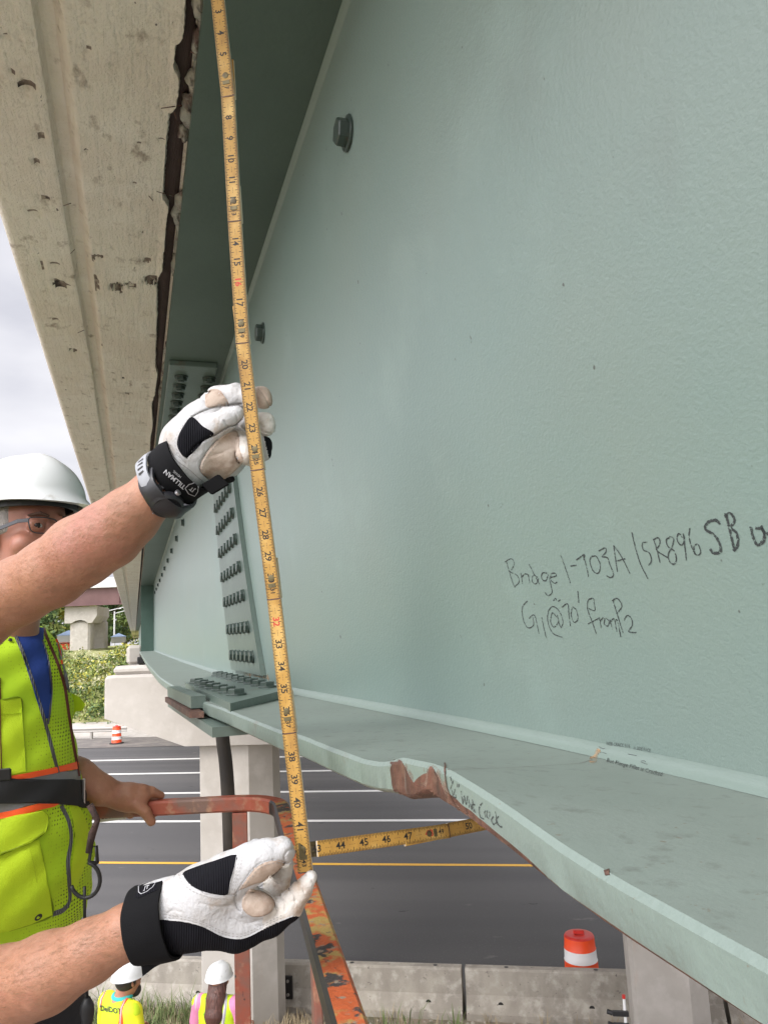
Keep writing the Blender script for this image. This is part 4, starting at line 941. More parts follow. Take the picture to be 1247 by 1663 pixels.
# corner = intersection
det=u1[0]*(-u2[1])+u2[0]*u1[1]; dd=pD-pA; tt=(dd[0]*(-u2[1])+u2[0]*dd[1])/det; K=pA+u1*tt
print('corner',K,pix(K),'angle',math.degrees(math.acos(abs(u1@u2))))
rc=.10
def corner(P,a,b,r,n=7): return [P+a*r*(1-math.sin(t))**1+b*r*(1-math.cos(t)) for t in np.linspace(0,math.pi/2,n)]
Lx=2.3; Ly=1.9
far=K-u1*Lx; c3=far+u2*Ly; c4=K+u2*Ly
dn=np.array((0,0,-hwr))
def loop(z,name,mt,hw=.0175,hh=.0165):
    o=np.array((0,0,z)); P=[K-u1*(Lx*.5)]+[K-u1*rc*(1-math.sin(t))+u2*rc*(1-math.cos(t)) for t in np.linspace(0,math.pi/2,8)]
    P+=[c4-u2*rc*(1-math.sin(t))-u1*rc*(1-math.cos(t)) for t in np.linspace(0,math.pi/2,6)]+[c3+u1*rc*(1-math.sin(t))-u2*rc*(1-math.cos(t)) for t in np.linspace(0,math.pi/2,6)]
    P+=[far+u2*rc*(1-math.sin(t))+u1*rc*(1-math.cos(t)) for t in np.linspace(0,math.pi/2,6)]
    P=[p+o+dn for p in P]
    i1=9; a=P[:6]; 
    mb=MB(); mb.sweep(P,rect(hw,hh,.0045),(0,0,1),closed=True)
    b=mb.build(name,[mt,M['orange_worn'],M['black_edge']],lift)
    for p in b.data.polygons:
        cc=np.array(p.center)+LOC[lift]
        if (cc-K)@u2>.07 and (cc-K)@u1>-.05: 
            p.material_index=1
            if p.normal.dot(Vector(u1))>.3: p.material_index=2
    return b
loop(0,'top_rail',M['orange_red'])
loop(-.53,'mid_rail',M['orange_red']); loop(-1.05,'toe_rail',M['orange_red'])
def post(P,w_,d_,nm='post'):
    mb=MB(); h=1.02; mb.box(P+np.array((0,0,-hwr*2-h/2)),u1*w_,u2*d_,np.array((0,0,h/2)),bev=.002); mb.build(nm,[M['orange_red']],lift)
pp1=onz(379,1302,zr_); post(K+u1*float((pp1-K)@u1)-0*u2,.018,.018)
pp2=onz(498,1470,zr_); post(K+u2*float((pp2-K)@u2),.006,.019); 
for f_ in (1.15,): post(K+u2*f_,.018,.018)
for f_ in (-1.25,-1.9): post(K+u1*f_,.018,.018)
post(c3,.018,.018); post(c3+u1*1.1,.018,.018); post(far+u2*.9,.018,.018)
mb=MB(); fc=(K+c3)/2+np.array((0,0,-1.13)); mb.box(fc,u1*Lx/2,u2*Ly/2,np.array((0,0,.012))); mb.build('floor',[M['galv']],lift)
# placard
c=at(180,1319,1.765); cu=(at(206,1316,1.765)-at(156,1322,1.765)); l=np.linalg.norm(cu);cu/=l; cn=-c/np.linalg.norm(c); cn=cn-cu*(cn@cu); cn/=np.linalg.norm(cn); cv=np.cross(cn,cu)
mb=MB(); mb.box(c,cu*l*.5,cv*.020,cn*.002); pl=mb.build('placard',[M['white_plastic']],lift)
mb=MB(); text_pl(mb,'NO HAND',c-cu*.006+cv*.009+cn*.0023,cu*.0135,cv*.0125,.03); text_pl(mb,'PLACE HANDS',c-cu*.004-cv*.002+cn*.0023,cu*.0082,cv*.0078,.02); text_pl(mb,'IN BASKET ON',c-cu*.004-cv*.011+cn*.0023,cu*.0082,cv*.0078,.02); mb.build('lettering',[M['ink']],pl)
# ================================================================== the two arms (one person, left of the frame)
def Pq(px,py,d,rpx): return (at(px,py,d),rpx*d/F)
FWn=FW
body_pr=[
 ([Pq(276,779,.866,33),Pq(252,801,.867,38),Pq(210,840,.872,47),Pq(177,868,.878,53),Pq(132,895,.885,56),Pq(84,931,.895,54),Pq(32,959,.91,53),Pq(-60,1010,.93,57)],.02),
 ([Pq(-60,1010,.93,57),Pq(-260,1080,.95,70),Pq(-480,1120,.98,74)],.03),
 ([Pq(228,1503,.797,38),Pq(208,1512,.798,41),Pq(146,1546,.80,48),Pq(77,1580,.81,59),Pq(0,1613,.825,66),Pq(-100,1655,.845,66)],.02),
 ([Pq(-100,1655,.845,66),Pq(-300,1540,.80,76),Pq(-520,1300,.76,82)],.03)]
shL=at(-480,1120,.98); shR=at(-520,1250,.74)
sc_=(shL+shR)/2; sc_=sc_-RT*.12; dnv=np.array((0,0,-1.)); flr=(fc[2]+.012)
hipc=sc_+dnv*.50; nk=sc_+np.array((0,0,.15)); hd=nk+np.array((0,0,.14))
body_pr+=[([(shL,.06),(sc_+dnv*.03,.10),(shR,.06)],.06),([(sc_+dnv*.08,.13),(hipc,.13)],.08),([(sc_+np.array((0,0,.02)),.06),(nk,.055)],.05)]
side=(shL-shR); side[2]=0; side/=np.linalg.norm(side)
for sg in(-1,1):
    h0=hipc+side*.09*sg+dnv*.05; an=np.array((h0[0],h0[1],flr+.06)); kn=(h0+an)/2+RT*.03
    body_pr+=[([(h0,.085),(kn,.06),(an,.045)],.06),([(an,.045),(an+RT*.14-np.array((0,0,.02)),.035)],.02)]
fA,loA,hiA=chain_sdf(body_pr)
faceD=RT*.9+FW*.43; faceD/=np.linalg.norm(faceD); faceS=np.cross(np.array((0,0,1.)),faceD); Rh=np.array([faceS,faceD,np.cross(faceS,-faceD)*-1]); Rh[2]=np.cross(Rh[0],Rh[1]) 
if Rh[2][2]<0: Rh[2]*=-1
def head_sdf(c,R,s=1.):
    S_,D_,U_=R; g=lambda a,b,u:c+(S_*a+D_*b+U_*u)*s
    def fn(P):
        d=ell(P,g(0,-.012,.045),R,np.array((.074,.094,.088))*s)
        d=smin(d,ell(P,g(0,.012,-.035),R,np.array((.060,.076,.080))*s),.03*s)
        d=smin(d,ell(P,g(0,.055,-.088),R,np.array((.030,.028,.022))*s),.03*s)    # chin
        d=smin(d,cone(P,g(0,.080,.012),g(0,.106,-.026),.010*s,.0135*s),.012*s)   # nose
        for k in(-1,1):
            d=smin(d,cone(P,g(.012*k,.096,-.030),g(.013*k,.090,-.030),.007*s,.007*s),.008*s)
            d=smax(d,-ell(P,g(.033*k,.098,.016),R,np.array((.019,.016,.014))*s),.010*s)   # eye sockets
            d=smin(d,cone(P,g(.018*k,.084,.034),g(.046*k,.074,.032),.0075*s,.006*s),.010*s) # brow
            d=smin(d,ell(P,g(.046*k,.058,-.022),R,np.array((.024,.022,.022))*s),.02*s)   # cheek
            e=ell(P,g(.076*k,-.008,.004),R,np.array((.008,.018,.032))*s); e=smax(e,-ell(P,g(.083*k,-.004,.006),R,np.array((.006,.010,.020))*s),.003*s); d=smin(d,e,.006*s)
            d=smin(d,ell(P,g(.033*k,.076,.016),R,np.array((.018,.015,.015))*s),.003*s); d=smax(d,-ell(P,g(.033*k,.093,.015),R,np.array((.0125,.013,.0044))*s),.002*s)
        d=smin(d,cone(P,g(-.020,.082,-.058),g(.020,.082,-.058),.006*s,.006*s),.008*s)
        d=smin(d,cone(P,g(-.018,.080,-.069),g(.018,.080,-.069),.0065*s,.0065*s),.008*s)
        d=smax(d,-cone(P,g(-.024,.093,-.0632),g(.024,.093,-.0632),.0035*s,.0035*s),.003*s)
        return d
    return fn
hf=head_sdf(hd,Rh)
def fB(P):
    d=fA(P); return smin(d,hf(P),.03)
lo=np.minimum(loA,hd-.16); hi=np.maximum(hiA,hd+.16)
# visible arms at fine resolution, the rest of the body coarser but in one surface
Vb,Fb=sdf_mesh(fB,lo,hi,.0052)
print('body',len(Vb))
# project the coarse vertices to the true surface
def relax(fn,V,it=3,e=.002):
    V=V.copy()
    for _ in range(it):
        P=V.astype(np.float32); d=fn(P); g=np.stack([fn(P+np.array(v,np.float32))-d for v in ((e,0,0),(0,e,0),(0,0,e))],1)/e
        g/=np.maximum(np.linalg.norm(g,axis=1)[:,None],.3); V-=g*d[:,None]*.9
    return V
Vb=relax(fB,Vb)
skin1=mesh('person',Vb,Fb,M['skin'],None,base=(hipc[0],hipc[1],flr),smooth=True)
finish(skin1,'person reaching in from the left with bare forearms in white and black work gloves','person')
# shirt and trousers of this person (beyond the frame)
shirt_pr=[([(shL,.075),(sc_+dnv*.03,.115),(shR,.075)],.06),([(sc_+dnv*.08,.145),(hipc,.148)],.08),([Pq(-480,1120,.98,88),Pq(-330,1096,.96,86)],.03),([Pq(-520,1300,.76,98),Pq(-360,1480,.785,92)],.03)]
f_,l_,h__=chain_sdf(shirt_pr); v_,q_=sdf_mesh(f_,l_,h__,.012); mesh('shirt',relax(f_,v_),q_,M['vest'],skin1,smooth=True)
pr_=[]
for sg in(-1,1):
    h0=hipc+side*.09*sg+dnv*.05; an=np.array((h0[0],h0[1],flr+.10)); kn=(h0+an)/2+RT*.03; pr_.append(([(h0,.10),(kn,.078),(an,.066)],.05))
f_,l_,h__=chain_sdf(pr_+[([(hipc,.152),(hipc+dnv*.05,.14)],.05)]); v_,q_=sdf_mesh(f_,l_,h__,.012); mesh('trousers',relax(f_,v_),q_,M['pants'],skin1,smooth=True)
def helmet(c,R,s,parent,mt,ridge=True):
    S_,D_,U_=R; V=[];n=40;m=16
    for i in range(m+1):
        th=math.pi/2*i/m
        for j in range(n):
            a=2*math.pi*j/n; x=math.cos(a);y=math.sin(a)
            r=math.cos(th)**.85 if i<m else 0.0
            w_=.118*(1+ (.02 if ridge and abs(x)<.35 else 0)); l_=.142
            if i==0: 
                r=1.05+(.15*max(0,y)**3)
            z=.118*math.sin(th)-(.006 if i==0 else 0)-(.010*max(0,y)**3 if i==0 else 0)
            bump=.006*math.exp(-(x*r/.16)**2)*math.sin(th)**.5 if ridge else 0
            V.append(c+(S_*x*r*w_+D_*y*r*l_+U_*(z+bump))*s)
    Fc=[(i*n+j,i*n+(j+1)%n,(i+1)*n+(j+1)%n,(i+1)*n+j) for i in range(m) for j in range(n)]
    # lip underside
    k=len(V)
    for j in range(n):
        a=2*math.pi*j/n; y=math.sin(a);x=math.cos(a); V.append(c+(S_*x*.111+D_*y*.134-U_*.005-U_*.006*max(0,y)**3)*s)
    for j in range(n):
        a=2*math.pi*j/n; y=math.sin(a);x=math.cos(a); V.append(c+(S_*x*.107+D_*y*.128+U_*.04)*s)
    Fc+=[(j,k+j,k+(j+1)%n,(j+1)%n) for j in range(n)]+[(k+j,k+n+j,k+n+(j+1)%n,k+(j+1)%n) for j in range(n)]
    o=mesh('helmet',V,Fc,mt,parent,smooth=True,sharp=50)
    mb=MB(); rb=[]
    for j in range(24):
        a=2*math.pi*j/24; rb.append(c+(S_*math.cos(a)*.096+D_*math.sin(a)*.118+U_*(-.004))*s)
    mb.sweep(rb,rect(.004*s,.013*s,.001),U_,closed=True); mb.build('headband',[M['blackp']],o)
    return o
helmet(hd+Rh[2]*.052,Rh,1.,skin1,M['helmet'])
# arm hair
def hairs(parent,bv,regions,n,ln,rng,wd=.00016,mt=None,down=None):
    mb=MB(); cnt=0; tries=0
    while cnt<n and tries<n*4:
        tries+=1; x0,y0,x1,y1,hw_=regions[rng.randint(len(regions))]; t=rng.rand(); v=rng.uniform(-1,1)
        dx,dy=x1-x0,y1-y0; l=math.hypot(dx,dy); px=x0+dx*t-dy/l*hw_*v; py=y0+dy*t+dx/l*hw_*v
        h,nn=hit(bv,px,py)
        if h is None: continue
        ax_=at(x1,y1,.8)-at(x0,y0,.8); ax_/=np.linalg.norm(ax_); tg=ax_-nn*(ax_@nn)+rng.normal(size=3)*.2; tg-=nn*(tg@nn); tg/=np.linalg.norm(tg)
        L_=ln*rng.uniform(.5,1.3); d1=nn*.45+tg; d1/=np.linalg.norm(d1); d2=nn*.1+tg+np.array((0,0,-.25)); d2/=np.linalg.norm(d2)
        s_=np.cross(d1,nn); s_/=np.linalg.norm(s_)+1e-9; p1=h+d1*L_*.5; p2=p1+d2*L_*.5; w_=wd
        mb.add([h-s_*w_,h+s_*w_,p1+s_*w_*.8,p1-s_*w_*.8,p2],[(0,1,2,3),(3,2,4)]); cnt+=1
    return mb.build('arm_hair',[mt or M['hairc']],parent)
bvA=bvh_of((Vb,Fb)); rg=np.random.RandomState(4)
hr=hairs(skin1,bvA,[(-30,990,225,825,60),(-60,1640,190,1517,72)],3000,.011,rg,.00012); hr['kind']='stuff'
# --- gloves
def seg_dist(px,pts):
    d=np.full(len(px),1e9)
    for a,b in zip(pts[:-1],pts[1:]):
        a=np.array(a);b=np.array(b); ab=b-a; t=np.clip(((px-a)@ab)/(ab@ab+1e-9),0,1); d=np.minimum(d,np.linalg.norm(px-a-t[:,None]*ab,axis=1))
    return d
def glove(name,prims,h,colour_fn,mats,grooves=()):
    f0_,l_,h__=chain_sdf(prims)
    gs=[([tuple(p) for p in spline(g,3)],w_,dp) for g,w_,dp in grooves]
    def f_(P):
        d=f0_(P); m=np.abs(d)<.006
        if m.any():
            q=pix(P[m]); e=np.zeros(m.sum())
            for g,w_,dp in gs: e+=1.35*dp*np.exp(-(seg_dist(q,g)/(w_*.72))**2)
            X=P[m]; e+=.00022*np.sin(X[:,0]*310+np.sin(X[:,2]*190)*2)*np.sin(X[:,2]*270+X[:,1]*150)
            d=d.copy(); d[m]+=e
        return d
    v_,q_=sdf_mesh(f_,l_,h__,h); v_=relax(f_,v_,2,.0008)
    qc=v_[q_].mean(1); mi=colour_fn(pix(qc),qc); o=mesh(name,v_,q_,mats,skin1,smooth=True,mi=mi); return o,bvh_of((v_,q_)),f_
z1=lambda x,y:(200+x/3.897,560+y/3.897)
up=[
 ([Pq(297,757,.875,43),Pq(312,722,.882,47)],.012,),
 ([Pq(312,722,.882,47),Pq(330,690,.888,37)],.012),
 ([Pq(330,740,.885,42),Pq(362,738,.89,36)],.014),
 ([Pq(362,745,.888,30),Pq(376,722,.892,34)],.014),
 ([Pq(330,690,.888,34),Pq(352,665,.893,27)],.012),
 ([Pq(340,664,.895,22),Pq(356,649,.893,22),Pq(384,643,.884,20),Pq(404,645,.878,16)],.006),      # index
 ([Pq(404,645,.878,16),Pq(424,645,.870,17),Pq(429,651,.868,14)],.003),
 ([Pq(398,688,.895,17),Pq(412,686,.882,17),Pq(429,687,.872,18),Pq(434,694,.870,14)],.002),        # middle
 ([Pq(392,715,.895,15),Pq(408,722,.888,17),Pq(424,724,.880,18),Pq(428,736,.878,13)],.002),      # ring
 ([Pq(400,742,.885,13),Pq(418,748,.885,13)],.002),      # little
 ([Pq(396,719,.868,12),Pq(399,738,.866,15)],.001),
 ([Pq(322,716,.868,24),Pq(350,694,.862,22),Pq(372,678,.856,18),Pq(384,672,.852,13)],.007),       # thumb
]
ring_tip=None
GU=[([z1(*p) for p in pts],w_,dp) for pts,w_,dp in (
 ([(405,715),(455,645),(520,600),(590,567),(660,522),(720,502),(755,470)],2.2,.0022),([(600,600),(545,660),(495,740),(490,800),(540,852)],1.8,.0014),([(530,300),(600,290),(645,330),(668,380)],2.2,.0018),([(440,455),(520,415),(600,392),(680,382),(750,372)],2.0,.0016),
 ([(640,480),(660,510),(650,530)],1.8,.0012),([(700,420),(720,450),(725,490)],1.6,.001),([(860,280),(880,300),(910,350),(930,395)],1.8,.0012),([(850,520),(880,545),(920,560),(955,560)],1.8,.0012),([(830,265),(838,340),(850,410)],1.6,.001),([(836,415),(880,418),(930,416)],2.6,.0030),
 ([(560,740),(620,760),(700,750)],2.2,.0009),([(540,700),(600,690),(680,660)],2.2,.0009),([(300,640),(340,700),(400,760)],2.4,.0009),([(470,330),(520,350),(540,390)],2,.0008))]
def colU(px,P):
    mi=np.zeros(len(px),int)
    mi[inside([z1(*p) for p in ((815,255),(950,250),(950,420),(880,425),(830,400))],px)]=1
    mi[inside([z1(*p) for p in ((850,410),(970,420),(970,590),(850,580))],px)]=3
    mi[inside([z1(*p) for p in ((715,540),(850,560),(850,770),(730,760),(720,640))],px)]=3
    mi[inside([z1(*p) for p in ((890,575),(960,600),(960,760),(925,720),(905,640))],px)]=2
    return mi
gu,bvU,_f=glove('upper_glove',up,.0013,colU,[M['leather'],M['leather_tan'],M['elastic'],M['leather_dirty']],GU)
mb=MB(); patch(mb,bvU,[z1(*p) for p in ((436,458),(505,515),(575,562),(520,600),(470,655),(405,712),(370,690),(345,640),(350,585),(385,515))],.0007,3,smooth_n=4); mb.build('elastic_panel',[M['elastic']],gu,smooth=True)
mb=MB(); patch(mb,bvU,[z1(*p) for p in ((530,300),(570,280),(615,290),(645,330),(668,378),(600,388),(530,395),(520,345))],.0006,3,smooth_n=4)
patch(mb,bvU,[z1(*p) for p in ((600,600),(660,560),(715,545),(738,600),(735,650),(760,735),(720,785),(660,835),(600,862),(540,850),(490,800),(495,740),(545,660))],.0007,3,smooth_n=4); mb.build('palm_patch',[M['leather_tan']],gu,smooth=True)
mb=MB()
for pts in ([(405,712),(455,640),(520,600),(590,565),(660,520),(720,500),(750,470)],[(600,600),(545,660),(495,740),(488,800),(540,852),(600,866)],[(436,458),(480,430),(560,405),(640,395),(740,370)],[(275,590),(300,660),(340,730),(420,790),(500,860),(560,890)],[(350,590),(345,640),(372,695),(405,716)]):
    ribbon(mb,bvU,[z1(*p) for p in spline(pts,5)],.0009,.0004,2,dome=.0004)
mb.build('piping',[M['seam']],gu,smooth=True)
mb=MB()
for pts in ([(520,612),(590,577),(660,532),(730,505)],[(425,722),(470,655),(530,612)],[(612,612),(560,670),(510,745),(503,795),(548,838)],[(446,448),(490,420),(570,396),(650,386)],[(430,445),(375,520),(338,590),(335,645),(365,705)]):
    ribbon(mb,bvU,[z1(*p) for p in spline(pts,5)],.0005,.0012,1.2,dash=2)
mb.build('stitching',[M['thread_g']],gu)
def cuff(name,c,axis,half,ra,rb,v,parent,m,th=.003,taper=0,seg=40,tb=0):
    axis=axis/np.linalg.norm(axis); v=v-axis*(v@axis); v/=np.linalg.norm(v); w_=np.cross(axis,v); V=[];prof=[(-half,0),(-half,th*.8),(-half*.9,th),(0,th*1.05),(half*.9,th),(half,th*.8),(half,0)]
    for s_,o in prof:
        for k in range(seg):
            a=2*math.pi*k/seg; q=1+taper*s_/half; qb=q+tb*s_/half; wr_=.0006*math.sin(a*5+s_*160)+.0004*math.sin(a*9-s_*300); V.append(c+axis*s_+(v*math.cos(a)*(ra*q+o+wr_)+w_*math.sin(a)*(rb*qb+o+wr_)))
    n=len(prof); Fc=[(i*seg+k,i*seg+(k+1)%seg,((i+1)%n)*seg+(k+1)%seg,((i+1)%n)*seg+k) for i in range(n) for k in range(seg)]
    o=mesh(name,V,Fc,m,parent,smooth=True,sharp=50); return o,bvh_of((V,Fc))
aU=at(340,722,.862)-at(238,800,.895); cU=at(293,765,.870); aU2=at(340,722,.866)-at(238,800,.884); vU=(UP*.78+RT*.62)
vU=at(252,722,.866)-at(322,818,.866)
oU,bvCU=cuff('cuff',cU,aU2,.0150,.0355,.0335,vU,gu,M['cuff'],taper=.02,tb=-.04)
mb=MB()
e1=np.array((z1(375,905)[0]-z1(250,800)[0],z1(375,905)[1]-z1(250,800)[1])); e1/=np.linalg.norm(e1); e2=np.array((e1[1],-e1[0]))
text_px(mb,bvCU,'TILLMAN',z1(328,852),-e1*10.4,-e2*10.4,.0006,.02); text_px(mb,bvCU,'1470XL',z1(342,818),-e1*5.4,-e2*5.4,.0006,.0)
cc=np.array(z1(440,912))
sh=[(-16,-12),(0,-18),(16,-12),(15,4),(8,15),(0,20),(-8,15),(-15,4)]
ribbon(mb,bvCU,[cc+e1*(x*.62)+e2*(y*.55) for x,y in sh+[sh[0]]],.0008,.0006,1.5); text_px(mb,bvCU,'JT',cc,-e1*9,-e2*9,.0006,.02)
mb.build('printed_mark',[M['logo']],oU)
mb=MB(); aUn=aU/np.linalg.norm(aU); mb.box(at(350,787,.86),RT*.010+UP*.006,(UP-RT)*.006,FW*.004,bev=.001); mb.build('strap_end',[M['cuff']],gu)
mb=MB(); mb.tube([at(360,776,.885),at(371,768,.89),at(374,780,.885)],.006,seg=10); mb.build('strap_loop',[M['cuff']],gu,smooth=True)
# watch
cW=at(270,784,.8665); oW,bvW=cuff('watch_strap',cW,aU,.0080,.0368,.0345,vU,skin1,M['watchg'],th=.0028)
finish(oW)
mb=MB(); wn=at(262,815,.82)-at(270,790,.86); c=at(262,815,.83)
ax1=aU/np.linalg.norm(aU); ax2=vU-ax1*(vU@ax1); ax2/=np.linalg.norm(ax2); ax3=np.cross(ax1,ax2); 
if ax3@FW>0: ax3=-ax3
o2,_=cuff('watch_band_lower',cW-ax2*.0085+ax3*.004,aU,.0115,.0300,.0325,vU,oW,M['watch'],th=.004)
wd_=(-ax2*.72+ax3*.69); wc=cW+wd_*.0365; mb.lathe(wc-wd_*.006,[(.0165,0),(.0185,.003),(.0185,.0085),(.016,.011),(.015,.0102),(0,.0102)],ax=wd_,seg=28,sx=1.0); mb.build('watch_case',[M['watch']],oW,sharp=40)
mb=MB()
for s_ in (-1,1): mb.lathe(wc+ax1*.019*s_+ax2*.004,[(.0035,0),(.0035,.003),(0,.0034)],ax=ax1*s_,seg=12)
mb.box(wc+ax2*.021,ax2*.004,ax1*.011,ax3*.003,bev=.0008); mb.build('watch_button',[M['steel']],oW)
mb=MB()
for i in range(4): 
    a=.55+i*.17; p=cW+ax2*math.cos(a)*.0397+ax3*math.sin(a)*.0374; nn=ax2*math.cos(a)+ax3*math.sin(a); mb.box(p,ax1*.004,np.cross(ax1,nn)*.0012,nn*.0002)
mb.build('strap_hole',[M['ink']],oW)
# lower glove
z2=lambda x,y:(180+x/3.2816,1320+y/3.2816)
lo_pr=[
 ([Pq(262,1489,.80,58),Pq(290,1485,.80,58),Pq(335,1472,.80,62)],.012,(FW,.62)),
 ([Pq(335,1478,.80,58),Pq(385,1496,.802,44),Pq(425,1490,.805,28)],.014,(FW,.75)),
 ([Pq(330,1448,.79,44),Pq(372,1424,.785,38),Pq(410,1402,.782,32)],.014,(FW,.8)),                  # thumb base
 ([Pq(410,1402,.782,30),Pq(435,1390,.782,27),Pq(457,1381,.784,21),Pq(462,1385,.785,17)],.008,(FW,.85)),
 ([Pq(405,1462,.79,24),Pq(424,1470,.79,22)],.010),                                                # thenar pad
 ([Pq(385,1506,.805,34),Pq(440,1492,.803,26),Pq(470,1472,.800,22),Pq(490,1446,.798,17),Pq(505,1424,.796,10)],.008),   # index
 ([Pq(420,1470,.83,22),Pq(452,1440,.835,18),Pq(462,1405,.835,15)],.004),                        # middle
 ([Pq(405,1450,.85,20),Pq(436,1432,.855,17),Pq(446,1412,.853,14)],.004),                        # ring
 ([Pq(395,1420,.865,18),Pq(408,1394,.868,14),Pq(415,1376,.868,13)],.004),                         # little
]
seam=[(200,1494),(268,1494),(300,1497),(330,1505),(360,1520),(385,1525),(402,1522),(430,1508),(458,1495),(476,1488),(520,1492)]
GL=[([z2(*p) for p in pts],w_,dp) for pts,w_,dp in (
 ([(932,266),(880,252),(820,264),(770,292),(728,342),(672,425)],1.8,.0012),([(672,425),(662,470),(690,525)],2.4,.0016),([(930,262),(925,230),(945,200),(975,190)],2.2,.0012),([(870,490),(890,520),(880,550)],2.2,.0014),([(940,400),(975,430),(985,470)],2.4,.0016),([(985,360),(1020,390),(1030,420)],2.2,.0013),([(900,440),(930,480),(930,520)],2.4,.0014),
 ([(1040,330),(1065,345),(1075,370)],2,.001),([(720,430),(790,418),(850,445),(872,485)],2.0,.0014),([(300,540),(330,520),(380,530)],2.4,.0009),([(480,480),(560,500),(640,495)],2.6,.0008),([(640,560),(720,590),(800,570)],2.6,.0009),([(700,560),(760,600),(820,600)],2.4,.0007),([(383,322),(410,372),(480,418),(560,440),(665,440)],1.6,.0009),
 ([(345,330),(330,420),(300,480)],2.4,.0007),([(790,400),(830,380),(850,410)],1.8,.0014),([(840,330),(870,370),(900,380)],1.8,.0014))]
def colL(px,P):
    mi=np.zeros(len(px),int)
    sy=np.interp(px[:,0],[q[0] for q in seam],[q[1] for q in seam]); mi[(px[:,1]>sy)]=2
    mi[(px[:,0]>427)&(px[:,1]>1404)&(mi==0)]=3
    return mi
gl,bvL,_f2=glove('lower_glove',lo_pr,.0013,colL,[M['leather'],M['leather_tan'],M['elastic'],M['leather_dirty']],GL)
mb=MB(); patch(mb,bvL,[z2(*p) for p in ((385,322),(450,292),(560,255),(672,224),(655,300),(635,370),(625,432),(560,432),(480,412),(430,385),(400,350))],.0007,3,smooth_n=3); mb.build('elastic_panel',[M['elastic']],gl,smooth=True)
mb=MB(); patch(mb,bvL,[z2(*p) for p in ((930,262),(880,250),(820,262),(770,290),(730,340),(680,410),(700,405),(760,380),(850,350),(900,305))],.0006,3,smooth_n=3)
patch(mb,bvL,[z2(*p) for p in ((720,430),(745,405),(790,418),(840,445),(870,480),(850,525),(800,548),(750,545),(710,515),(700,470))],.0016,3,smooth_n=3); mb.build('thumb_patch',[M['leather_tan']],gl,smooth=True)
mb=MB()
for pts in ([z2(382,322),z2(400,360),z2(435,392),z2(480,418),z2(560,440),z2(640,442),z2(672,440)],[z2(676,222),z2(660,300),z2(640,370),z2(628,436)],[z2(930,264),z2(880,251),z2(820,264),z2(770,292),z2(728,342),z2(672,428)],[z2(672,428),z2(665,470),z2(690,520)],[(268,1493),(300,1496),(330,1504),(360,1519),(385,1524),(402,1521),(430,1507),(458,1494),(476,1487)],[z2(845,445),z2(872,480),z2(852,527),z2(800,550),z2(750,547)]):
    ribbon(mb,bvL,[tuple(p) for p in spline(pts,5)],.0015,.0007,2,dome=.0007)
mb.build('piping',[M['leather']],gl,smooth=True)
mb=MB()
for pts in ([(690,228),(676,300),(656,370),(646,430)],[(702,232),(690,300),(668,370),(656,432)],[(365,330),(385,370),(420,405),(475,432),(560,455),(650,457)],[(925,278),(880,265),(828,276),(782,302),(745,350),(700,410)]):
    ribbon(mb,bvL,[z2(*p) for p in spline(pts,5)],.0006,.0012,1.3,dash=2)
for dy in (-4,-8): ribbon(mb,bvL,[(x,y+dy) for x,y in spline([(268,1493),(300,1496),(330,1504),(360,1519),(385,1524),(402,1521),(430,1507),(458,1494)],5)],.0006,.0012,1.3,dash=2)
mb.build('stitching',[M['thread_g']],gl)
aL_=at(330,1480,.787)-at(190,1508,.797); cL=at(252,1498,.797); vL=at(241,1437,.80)-at(243,1556,.80)
oL,bvCL=cuff('cuff',cL,aL_,.0205,.0378,.0300,vL,gl,M['cuff'],th=.0030,taper=.03,tb=-.09)
mb=MB(); patch(mb,bvCL,[z2(132,400),z2(245,372),z2(248,412),z2(150,455),z2(133,450)],.0006,3,smooth_n=0); mb.build('label_tab',[M['elastic']],oL)
mb=MB(); cc=np.array(z2(192,405)); ribbon(mb,bvCL,[z2(*p) for p in ((150,395),(190,375),(240,378),(225,400),(195,422),(165,435),(152,425),(150,395))],.0007,.0012,1.5); text_px(mb,bvCL,'JT',cc,np.array((9.,-2.5)),np.array((2.,-8.)),.0012,.02); mb.build('printed_mark',[M['logo']],oL)
mb=MB(); fl=[(212,1552),(262,1553),(276,1549),(268,1562),(250,1572),(232,1586),(230,1570)]
V=[at(x,y,.79) for x,y in fl]+[at(x,y,.797) for x,y in fl]; m=len(fl); mb.add(V,[tuple(range(m))[::-1],tuple(range(m,2*m))]+[(j,(j+1)%m,(j+1)%m+m,j+m) for j in range(m)]); mb.build('strap_end',[M['cuff']],gl)
